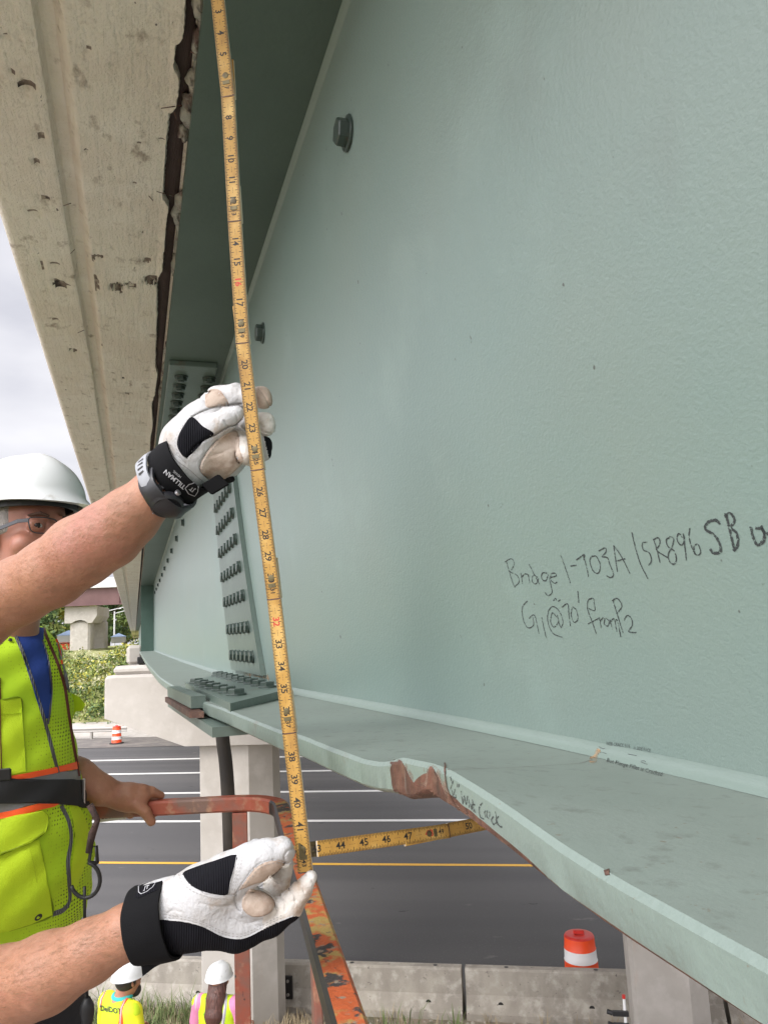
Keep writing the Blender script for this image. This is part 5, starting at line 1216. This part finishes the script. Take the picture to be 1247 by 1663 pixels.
# ================================================================== inspector in the lime vest
FH=FW-np.array((0,0,FW[2])); FH/=np.linalg.norm(FH); RH=np.cross(FH,(0,0,1.)); UZ=np.array((0,0,1.))
def finger(P,dirs,lens,r0,r1,k=.004):
    c=[(P,r0)]; n=len(lens)
    for i,(d,l) in enumerate(zip(dirs,lens)): P=P+np.asarray(d)/np.linalg.norm(d)*l; c.append((P,r0+(r1-r0)*(i+1)/n))
    return (c,k)
def relaxed_hand(wr,d,pn,s=1.):
    """wrist point, direction of the hand, palm normal: palm, four fingers and a thumb"""
    d=d/np.linalg.norm(d); pn=pn-d*(pn@d); pn/=np.linalg.norm(pn); sd_=np.cross(d,pn); out=[([(wr,.024*s),(wr+d*.05*s+sd_*.012*s,.018*s),(wr+d*.085*s+sd_*.022*s,.013*s)],.01),([(wr,.024*s),(wr+d*.05*s-sd_*.012*s,.017*s),(wr+d*.080*s-sd_*.022*s,.012*s)],.012),([(wr+d*.03*s,.018*s),(wr+d*.085*s,.014*s)],.012)]
    for i,(o,l) in enumerate(((.027,.9),(.009,1.0),(-.010,.95),(-.027,.75))):
        out.append(finger(wr+d*.086*s+sd_*o*s,[d+pn*.25,d+pn*.7,d*.6+pn],[.038*l*s,.025*l*s,.02*l*s],.0092*s,.0072*s,.003))
    out.append(finger(wr+d*.022*s+sd_*.022*s,[d*.6+sd_*.7+pn*.3,d+sd_*.3+pn*.3,d+pn*.3],[.038*s,.03*s,.022*s],.013*s,.008*s,.008)); return out
Fd=RH*.86-FH*.50; Fd/=np.linalg.norm(Fd); Fd=Fd+UZ*.03; Fd/=np.linalg.norm(Fd); Sd=np.cross(UZ,Fd); Sd/=np.linalg.norm(Sd)
if Sd@RH>0: Sd=-Sd       # towards camera-left
Ud=np.cross(Fd,Sd); Ud=Ud if Ud[2]>0 else -Ud; RI=np.array([Sd,Fd,Ud])
eye=at(62,853,1.50); ic=eye-Sd*.033-Fd*.083-Ud*.016
tors=[Pq(-6,1130,1.63,84),Pq(4,1400,1.60,112),Pq(4,1540,1.60,106)]
ins=[([Pq(20,960,1.62,46),Pq(12,1040,1.63,46)],.03),(tors,.06),([Pq(-80,1078,1.50,38),Pq(50,1064,1.75,32)],.03),
 ([Pq(50,1060,1.75,36),Pq(54,1150,1.78,32),Pq(66,1232,1.76,30)],.02),([Pq(66,1232,1.76,30),Pq(126,1264,1.72,31),Pq(165,1283,1.73,24),Pq(188,1291,1.745,19)],.015),
 ([Pq(188,1291,1.745,19),Pq(210,1293,1.75,21),Pq(228,1291,1.755,17)],.01),([Pq(200,1302,1.745,14),Pq(224,1308,1.742,12)],.012),
 ([Pq(228,1284,1.765,10),Pq(246,1286,1.77,8.5),Pq(262,1292,1.785,6)],.006),
 ([Pq(222,1306,1.735,11),Pq(236,1318,1.733,9),Pq(246,1334,1.738,7.5)],.006),
 ([Pq(222,1286,1.79,9),Pq(228,1300,1.83,8),Pq(226,1318,1.82,7.5)],.003),([Pq(210,1287,1.79,9),Pq(214,1302,1.83,8),Pq(212,1322,1.81,7.5)],.003),([Pq(236,1286,1.79,9),Pq(246,1300,1.83,8),Pq(250,1320,1.825,7.5)],.003),
 ([Pq(-80,1075,1.50,42),Pq(-150,1200,1.42,38),Pq(-170,1330,1.38,33)],.03),([Pq(-170,1330,1.38,33),Pq(-150,1450,1.33,26),Pq(-140,1520,1.32,21)],.015)]
ins+=relaxed_hand(at(-140,1520,1.32),-UZ,RT)
hip=at(4,1540,1.60)
for sg in(-1,1):
    h0=hip+Sd*.085*sg-UZ*.05; an=np.array((h0[0],h0[1],flr+.06)); kn=(h0+an)/2+Fd*.02; ins+=[([(h0,.09),(kn,.06),(an,.042)],.06),([(an,.045),(an+Fd*.15-UZ*.02,.035)],.02)]
fI,lI,hI=chain_sdf(ins); hfI=head_sdf(ic,RI)
fII=lambda P:smin(fI(P),hfI(P),.025)
Vi,Fi=sdf_mesh(fII,np.minimum(lI,ic-.15),np.maximum(hI,ic+.15),.0045)
# finer pieces where they are seen would split the body, so the whole body is one mesh pulled onto its true surface
Vi=relax(fII,Vi); print('insp',len(Vi))
insp=mesh('person',Vi,Fi,[M['skin'],M['skin_face']],None,base=(hip[0],hip[1],flr),smooth=True,mi=((Vi[Fi].mean(1)-ic)@RI.T)[:,2]>-.13)
finish(insp,'inspector in white helmet, glasses and lime vest gripping the orange rail','person')
helmet(ic+Ud*.070-Fd*.002,RI,.93,insp,M['helmet'])
mb=MB(); hc=ic+Ud*.070; mb.box(hc+Sd*.106+Fd*.035+Ud*.022,Fd*.018,Ud*.010,Sd*.004,bev=.003); mb.build('helmet_slot',[M['helmet']],insp)
for k in (-1,1):
    e=ic+Sd*.033*k+Fd*.0885+Ud*.0155; mb=MB(); mb.lathe(e-Fd*.0245,[(.0125*math.sin(t),.0125*(1-math.cos(t))) for t in np.linspace(0.001,math.pi,12)],ax=Fd,seg=20); mb.build('eyeball',[M['eye_w']],insp,smooth=True)
    mb=MB(); g=Fd+Sd*.42; g/=np.linalg.norm(g); mb.lathe(e-Fd*.012+g*.0108+Fd*.0005+UZ*0,[(.0066,.0002),(.0045,.0018),(0,.0024)],ax=g,seg=16); mb.build('iris',[M['eye_i']],insp,smooth=True)
    pr_=[([(ic+Sd*.018*k+Fd*.095+Ud*.035,.0028),(ic+Sd*.034*k+Fd*.092+Ud*.040,.0036),(ic+Sd*.052*k+Fd*.080+Ud*.035,.0022)],.002)]
    f_,l_,h__=chain_sdf(pr_); v_,q_=sdf_mesh(f_,l_,h__,.0012); mesh('eyebrow',v_,q_,M['brow'],insp,smooth=True)
fh=lambda P: smax(smax(ell(P,ic-Fd*.012+Ud*.045,RI,np.array((.078,.098,.090))), ((P-ic)@RI[1]-.035*1).astype(np.float32),.01), -((P-ic)@RI[2]+.035).astype(np.float32),.01)
v_,q_=sdf_mesh(fh,ic-.13,ic+.14,.004); mesh('hair',v_,q_,M['greyhair'],insp,smooth=True)
gl_=empty('g',(0,0,0),None,None) if 0 else None
mb=MB()
for k in (-1,1):
    c=ic+Sd*.034*k+Fd*.109+Ud*.012; L_=[]
    for a,b in ((-.027,.013),(0,.0155),(.027,.014),(.029,0),(.022,-.014),(0,-.0165),(-.022,-.013),(-.028,0)): L_.append(c+Sd*a*1.0+Ud*b-Fd*abs(a)*.15-Fd*(.006 if a*k>0.02 else 0))
    mb.tube(spline(L_,3,True),.0013,seg=6,closed=True)
    mb.sweep([c+Sd*.030*k+Ud*.009-Fd*.010,c+Sd*.040*k+Ud*.009-Fd*.03,ic+Sd*.080*k+Fd*.02+Ud*.012,ic+Sd*.082*k-Fd*.02+Ud*.006],rect(.0012,.0038,.0004),Ud)
mb.tube([ic+Sd*.008+Fd*.112+Ud*.016,ic-Sd*.008+Fd*.112+Ud*.016],.0014,seg=6)
mb.build('glasses',[M['lensg']],insp)
# clothes
zcut=float(at(60,1512,1.55)[2])
fv0,lv,hv=chain_sdf([([Pq(-4,1120,1.63,106),Pq(6,1400,1.60,131),Pq(6,1560,1.60,121)],.06),([Pq(-85,1078,1.50,58),Pq(50,1058,1.75,42)],.06)])
def fV(P):
    d=fv0(P)+.0042*np.sin(P[:,2]*34+P[:,0]*38+2*np.sin(P[:,2]*11))*np.sin(P[:,0]*30-P[:,1]*35+P[:,2]*9)+.0025*np.sin(P[:,2]*70-P[:,0]*60+P[:,1]*20)
    return smax(d,(zcut-P[:,2]+.10*((P-hip.astype(np.float32))@Sd.astype(np.float32))).astype(np.float32),.008)
Vv,Fv=sdf_mesh(fV,lv,hv,.0055); vest=mesh('vest',Vv,Fv,M['mesh_fab'],insp,smooth=True); bvV=bvh_of((Vv,Fv))
z4=lambda L_:[(x/4.157,1000+y/4.157) for x,y in L_]; z5_=lambda L_:[(x/4.027,1250+y/4.027) for x,y in L_]
def pt(name,poly,mt,lift=.001,parent=None,res=4,sn=0):
    mb=MB(); patch(mb,bvV,poly,lift,res,smooth_n=sn)
    if mb.V: return mb.build(name,[M[mt]],parent or vest,smooth=True,sharp=40)
def rb(name,path,w_,mt,lift=.0015,dome=.001,parent=None):
    mb=MB(); ribbon(mb,bvV,[tuple(p) for p in spline(path,5)],w_,lift,3,dome=dome)
    if mb.V: return mb.build(name,[M[mt]],parent or vest,smooth=True)
pt('collar_shirt',z4([(60,90),(100,130),(150,230),(200,400),(250,570),(295,700),(325,690),(345,540),(330,330),(290,170),(310,60),(290,10),(180,0)]),'blue',.0025)
pt('solid_panel',z5_([(455,215),(520,250),(560,330),(585,420),(575,560),(520,720),(470,860),(462,700),(478,560),(490,420)]),'vest',.0012,sn=3)
pt('chest_pocket',z4([(-40,568),(15,565),(140,555),(155,720),(165,880),(175,1050),(75,1078),(-40,1060)]),'vest',.003)
rb('pocket_seam',z4([(-20,662),(60,660),(148,655)]),.0016,'vest',.004)
pt('grey_band',z4([(-40,1100),(90,1096),(350,1062),(520,1036),(560,1040),(560,1110),(560,1290),(400,1275),(250,1268),(100,1310),(-40,1345)]),'grey_tape',.0018)
pt('orange_band',z4([(60,1084),(240,1050),(400,1015),(515,985),(545,980),(552,1030),(512,1040),(350,1067),(200,1095),(60,1112)]),'orange_tape',.0034)
pt('orange_band',z4([(-40,1335),(80,1315),(170,1292),(260,1268),(400,1268),(360,1288),(270,1310),(150,1345),(-40,1378)]),'orange_tape',.0034)
pt('lower_pocket',z5_([(-60,555),(190,470),(255,460),(290,640),(320,800),(338,945),(200,1000),(60,1046),(-60,1070)]),'vest',.005)
pt('pocket_flap',z5_([(-60,340),(100,300),(268,268),(298,300),(302,350),(290,415),(200,482),(100,520),(-60,565)]),'vest',.010)
rb('flap_stitch',z5_([(0,540),(100,508),(195,470),(278,410)]),.0010,'thread_g',.011,.0003)
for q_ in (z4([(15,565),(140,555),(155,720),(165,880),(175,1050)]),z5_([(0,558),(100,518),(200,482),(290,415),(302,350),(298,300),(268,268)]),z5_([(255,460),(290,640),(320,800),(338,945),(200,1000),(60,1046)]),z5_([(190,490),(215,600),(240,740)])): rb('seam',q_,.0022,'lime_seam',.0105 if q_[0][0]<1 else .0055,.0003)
rb('zipper',z4([(85,90),(105,130),(165,265),(225,450),(290,660),(322,770),(360,920),(395,1060)]),.014,'zip',.0034,.0015)
rb('zipper',z4([(284,172),(330,330),(346,500),(336,640),(322,730)]),.010,'zip',.0034,.0015)
rb('zipper',z5_([(400,230),(450,330),(468,450),(448,600),(455,720),(458,850),(420,915),(345,945)]),.017,'zip',.003,.0015)
pt('shoulder_patch',z4([(300,-40),(370,20),(405,180),(440,330),(470,520),(440,470),(410,300),(360,130),(300,30)]),'grey_tape',.0022)
rb('orange_stripe',z4([(300,10),(345,80),(390,200),(418,330)]),.005,'orange_tape',.0034)
rb('harness_strap',z4([(296,90),(330,190),(390,330),(432,470),(458,640),(485,830),(510,970),(528,1085)]),.010,'rope',.0045)
rb('harness_strap',z4([(-2,420),(2,600),(6,800),(12,1040)]),.010,'rope',.0045)
belt=pt('harness_belt',z4([(-80,1100),(60,1098),(300,1106),(480,1108),(570,1095),(600,1095),(600,1300),(560,1298),(460,1278),(280,1264),(-80,1262)]),'web_strap',.0065,sn=0)
for name,c,r_ in (('snap',z4([(70,172)])[0],.0042),('snap',z5_([(248,955)])[0],.0075),('snap',z5_([(8,385)])[0],.008)):
    h_c,n_c=hit(bvV,*c); 
    if h_c is not None: mb=MB(); mb.lathe(h_c+n_c*.003,[(r_,0),(r_,.002),(r_*.6,.003),(r_*.5,.0018),(0,.0018)],ax=n_c,seg=18); mb.build(name,[M['blackp']],vest,sharp=40)
h1,n1_=hit(bvV,*z4([(535,1195)])[0]); print('buckle',h1)
h1=at(131.5,1287,1.50) if h1 is None else h1+n1_*.010
mb=MB(); mb.box(h1,UP*.030,RT*.0035,FW*.003,bev=.0015); mb.build('buckle_bar',[M['steel']],vest)
h2,n2_=hit(bvV,*z4([(35,1075)])[0]); mb=MB(); mb.box(h2+n2_*.009,UP*.013,np.cross(UP,n2_)*.014,n2_*.004,bev=.003); mb.build('strap_adjuster',[M['blackp']],vest)
# shirt sleeve flap beyond, trousers, lanyard
f_,l_,h__=chain_sdf([([Pq(48,1062,1.75,42),Pq(54,1120,1.785,40),Pq(58,1150,1.785,38)],.02,)]); v_,q_=sdf_mesh(f_,l_,h__,.007); mesh('sleeve',relax(f_,v_),q_,M['vest'],insp,smooth=True)
fl=z4([(440,510),(500,530),(540,548),(578,600),(560,640),(512,648),(492,700),(480,745),(455,700)]); mb=MB(); m=len(fl)
mb.add([at(x,y,1.70+.0012*(i%3)) for i,(x,y) in enumerate(fl)]+[at(x,y,1.712) for x,y in fl],[tuple(range(m))[::-1],tuple(range(m,2*m))]+[(j,(j+1)%m,(j+1)%m+m,j+m) for j in range(m)]); mb.build('pocket_flap',[M['vest']],vest)
pr_=[]
for sg in(-1,1):
    h0=hip+Sd*.085*sg-UZ*.05; an=np.array((h0[0],h0[1],flr+.09)); kn=(h0+an)/2+Fd*.02; pr_.append(([(h0,.105),(kn,.08),(an,.068)],.04))
f_,l_,h__=chain_sdf(pr_+[([(hip+UZ*.03,.148),(hip-UZ*.08,.14)],.05)]); v_,q_=sdf_mesh(f_,l_,h__,.010); mesh('trousers',relax(f_,v_),q_,M['pants'],insp,smooth=True)
mb=MB(); dL=1.50
mb.tube([at(*z5_([(590,230)])[0],dL),at(*z5_([(640,330)])[0],dL),at(*z5_([(605,420)])[0],dL),at(*z5_([(580,540)])[0],dL)],[.007,.006,.008,.006],seg=10); mb.build('lanyard_loop',[M['darkgap']],insp,smooth=True)
mb=MB(); c=(139,1429); ring=[at(c[0]+24*math.cos(a),c[1]+29*math.sin(a),dL) for a in np.linspace(math.radians(160),math.radians(-78),18)]
mb.tube(ring,[.004]*18,seg=8); mb.tube([at(*z5_([p])[0],dL) for p in ((640,610),(632,500),(600,500),(585,600),(640,610))],.0035,seg=8); mb.tube([at(138,1440,dL),at(138,1492,dL)],.003,seg=8); mb.build('snap_hook',[M['blackp']],insp,smooth=True)
mb=MB(); mb.tube([at(138,1492,dL),at(140,1560,dL),at(142,1625,dL)],.0035,seg=8); mb.lathe(at(142,1620,dL),[(.006,0),(.013,.015),(.014,.03),(.009,.06),(.007,.075)],ax=-UP,seg=16); mb.build('lanyard_weight',[M['blackp']],insp,smooth=True)
# ================================================================== the two workers on the verge
def worker(px,py,t_,face,label,kind,slouch=0,H=1.72):
    top=at(px,py-14,t_); 
    gz_=top[2]-H; n_=float(top@RN); zg=vergez(n_); H=top[2]-zg; s=H/1.75
    base=np.array((top[0],top[1],zg)); U=UZ; Ff=face/np.linalg.norm(face); Sx=np.cross(Ff,UZ)   # right hand side
    g=lambda a,b,u:base+(Sx*a+Ff*b+U*u)*s
    hc_=g(0,.02,1.585)+(RH*.055 if kind==1 else 0); R=np.array([Sx,Ff,U])
    pr=[([(hc_*.5+g(0,0,1.50)*.5,.056*s),(g(0,0,1.44),.06*s)],.03),([(g(-.17,0,1.41),.06*s),(g(.17,0,1.41),.06*s)],.05),([(g(0,0,1.30),.125*s),(g(0,0,1.0),.12*s),(g(0,0,.92),.13*s)],.07,(Ff,.8))]
    sh_=[(g(-.18,0,1.41),.072*s),(g(.18,0,1.41),.072*s)]; slv=[]
    for k in(-1,1):
        el=g(.25*k,.02,1.14); wr=g(.20*k,.24,1.05); pr+=[([(g(.18*k,0,1.40),.055*s),(el,.045*s)],.02),([(el,.043*s),(wr,.028*s)],.01)]; pr+=relaxed_hand(wr,Ff+U*.1,-Sx*k,s)
        slv.append(([(g(.18*k,0,1.40),.070*s),(g(.18*k,0,1.40)*.42+el*.58,.066*s)],.02))
        an=g(.11*k,0,.07); pr+=[([(g(.09*k,0,.88),.095*s),(g(.10*k,.02,.48),.062*s),(an,.045*s)],.05),([(an,.045*s),(an+Ff*.15*s-U*.02,.035*s)],.02)]
    f_,l_,h__=chain_sdf(pr); hf_=head_sdf(hc_,R,s); ff=lambda P:smin(f_(P),hf_(P),.02); v_,q_=sdf_mesh(ff,np.minimum(l_,hc_-.16),np.maximum(h__,hc_+.17),.010); p=mesh('person',relax(ff,v_),q_,M['skin'],None,base=base,smooth=True); finish(p,label,'person')
    helmet(hc_+U*.045*s,R,s*1.0,p,M['helmet'])
    tp=[([(g(-.04,0,1.30),.145*s),(g(-.03,0,.95),.150*s)],.07,(Ff,.8)),([(g(.04,0,1.30),.145*s),(g(.03,0,.95),.150*s)],.07,(Ff,.8)),(sh_,.06)]
    f_,l_,h__=chain_sdf(slv+[([(g(-.16,0,1.41),.066*s),(g(.16,0,1.41),.066*s)],.05)]); v_,q_=sdf_mesh(f_,l_,h__,.012); mesh('shirt',relax(f_,v_),q_,M['yellow_tee' if kind==1 else 'shirt_p'],p,smooth=True)
    f0,l_,h__=chain_sdf(tp); zc_=g(0,0,.86)[2]; fb=lambda P:smax(f0(P)+.004*np.sin(P[:,2]*30+P[:,0]*25)*np.sin(P[:,0]*22),(zc_-P[:,2]).astype(np.float32),.01); v_,q_=sdf_mesh(fb,l_,h__,.010); ve=mesh('vest',v_,q_,M['vest'],p,smooth=True); bw=bvh_of((v_,q_))
    f_,l_,h__=chain_sdf([([(g(.09*k,0,.90),.108*s),(g(.10*k,.02,.48),.078*s),(g(.11*k,0,.10),.066*s)],.04) for k in(-1,1)]); v_,q_=sdf_mesh(f_,l_,h__,.014); mesh('trousers',relax(f_,v_),q_,M['pants'],p,smooth=True)
    return p,ve,bw,g,s,R,hc_,Sx,Ff
p,ve,bw,g,s_,R,hc_,Sx,Ff=worker(196,1574,6.7,FH*.80+RH*.60,'dark-bearded worker in white helmet, teal collar and lime vest on the verge, seen from behind',1)
f_=lambda P:np.minimum(smax(ell(P,hc_-Ff*.015+UZ*.02,R,np.array((.080,.100,.085))*s_),((P-hc_)@R[1]-.03).astype(np.float32),.01),ell(P,hc_+Ff*.06*s_-UZ*.085*s_,R,np.array((.055,.05,.055))*s_)); v_,q_=sdf_mesh(f_,hc_-.17,hc_+.15,.006); mesh('hair',v_,q_,M['blackhair'],p,smooth=True)
mb=MB(); mb.tube([g(.075*math.cos(a),.02+.06*math.sin(a),1.475) for a in np.linspace(0,2*math.pi,16,endpoint=False)],.022*s_,seg=8,closed=True); mb.build('collar',[M['shirt_t']],p,smooth=True)
zz8=lambda L_:[(100+x/3.1175,1500+y/3.1175) for x,y in L_]
def wst(name,path,w_,mt,lift=.006,parent=None,bv=None):
    mb=MB(); ribbon(mb,bv or bw,path,w_,lift,2,dome=.003); 
    if mb.V: mb.build(name,[M[mt]],parent or ve)
for off,mt,w_ in ((0,'orange_tape',.075),(0,'silver_tape',.045)):
    wst('stripe',zz8([(350,352),(325,385),(305,430),(300,508),(300,620)]),w_,mt,.006 if mt[0]=='o' else .011)
    wst('stripe',zz8([(225,345),(205,380),(200,420)]),w_*.8,mt,.006 if mt[0]=='o' else .011)
mb=MB(); text_px(mb,bw,'DelDOT',zz8([(255,436)])[0],(9.2,1.8),(-.3,-12.5),.010,.02); mb.build('lettering',[M['ink']],ve)
p,ve,bw,g,s_,R,hc_,Sx,Ff=worker(354,1578,6.9,FH*.97+RH*.2,'worker with long brown hair, pink sleeves and green-crossed lime vest beside the pier column',2)
f_,l_,h__=chain_sdf([([(hc_-Ff*.02+UZ*.0,.088),(hc_-Ff*.09-UZ*.12,.086),(hc_-Ff*.13-UZ*.24,.084),(hc_-Ff*.14-UZ*.32,.055)],.03,(Ff,.75))]); v_,q_=sdf_mesh(f_,l_,h__,.007); mesh('hair',relax(f_,v_),q_,M['brownhair'],p,smooth=True)
bw2=bw
wst('stripe',zz8([(700,335),(685,380),(680,440),(690,520)]),.045,'silver_tape'); wst('stripe',zz8([(835,345),(830,420),(815,520)]),.045,'silver_tape')
M['green_tape']=mat('green_tape',(.16,.55,.02),.7)
wst('cross_tape',zz8([(735,375),(755,420),(770,465)]),.05,'green_tape',.010); wst('cross_tape',zz8([(775,385),(755,420),(725,460)]),.05,'green_tape',.014)
# ================================================================== weeds and grit on the verge
R5=np.random.RandomState(21)
def tufts(name,pts,mt,h0,h1,w_,nb_):
    mb=MB()
    for P in pts:
        for i in range(nb_):
            a=R5.uniform(0,6.28); l=R5.uniform(h0,h1); d=np.array((math.cos(a),math.sin(a),0)); b=P+d*R5.uniform(0,.05); sd_=np.array((-d[1],d[0],0))*w_; t1=b+d*l*.2+UZ*l*.6; t2=b+d*l*R5.uniform(.3,.7)+UZ*l*R5.uniform(.7,1)
            mb.add([b-sd_,b+sd_,t1+sd_*.7,t1-sd_*.7,t2],[(0,1,2,3),(3,2,4)])
    return mb.build(name,[M[mt]])
def scat(n,px0,px1,n0,n1,hp=1):
    out=[]
    while len(out)<n:
        x=R5.uniform(px0,px1); nn=n0+(n1-n0)*R5.rand(); r=ray(x,1600); c=r*(nn/float(r@RN)); out.append(np.array((c[0],c[1],vergez(nn))))
    return out
o=tufts('dry_grass',scat(1500,90,520,6.,nb-.3)+scat(240,520,1247,6.5,nb-.2),'drygrass',.06,.30,.006,9); finish(o,'dry straw-coloured grass on the verge below the lift','grass',kind='stuff')
o=tufts('green_weeds',scat(420,90,330,6.5,nb-.35)+scat(25,620,760,9,nb-.3),'greengrass',.10,.55,.008,9); finish(o,'green weeds growing on the verge around the workers','weeds',kind='stuff')
mb=MB()
for P in scat(1500,430,1247,8.5,nb-.15):
    r_=R5.uniform(.01,.045)
    V=[P+np.array((math.cos(a)*r_*R5.uniform(.7,1.3),math.sin(a)*r_*R5.uniform(.7,1.3),0)) for a in np.linspace(0,6.28,6)[:-1]]+[P+UZ*r_*.8]; mb.add(V,[(i,(i+1)%5,5) for i in range(5)])
finish(mb.build('gravel',[M['conc_barrier']]),'loose grey stones at the foot of the near barrier','gravel',kind='stuff')
# small survey marker beside the second column
mp=atn(1012,1640,nP-1.15); mz=vergez(nP-1.2); mk=empty('survey_marker',(mp[0],mp[1],mz),'thin white rod with black clamp and red tip beside the second pier column','marker')
mb=MB(); zt9=atn(1014,1622,nP-1.15)[2]; mb.tube([(mp[0],mp[1],mz),(mp[0]+.02,mp[1],zt9)],.018,seg=10); mb.build('rod',[M['white_plastic']],mk,smooth=True)
mb=MB(); mb.tube([(mp[0]+.02,mp[1],zt9),(mp[0]+.02,mp[1],zt9+.04)],.021,seg=10); mb.build('red_tip',[M['red_plastic']],mk)
for dz in (.16,.30,.42):
    mb=MB(); c=np.array((mp[0]-.05,mp[1],zt9-dz)); mb.box(c,RD*.10,RN*.03,UZ*.028,bev=.01); mb.tube([c-RD*.10,c-RD*.16+UZ*.02],.03,seg=8); mb.build('clamp',[M['blackp']],mk)
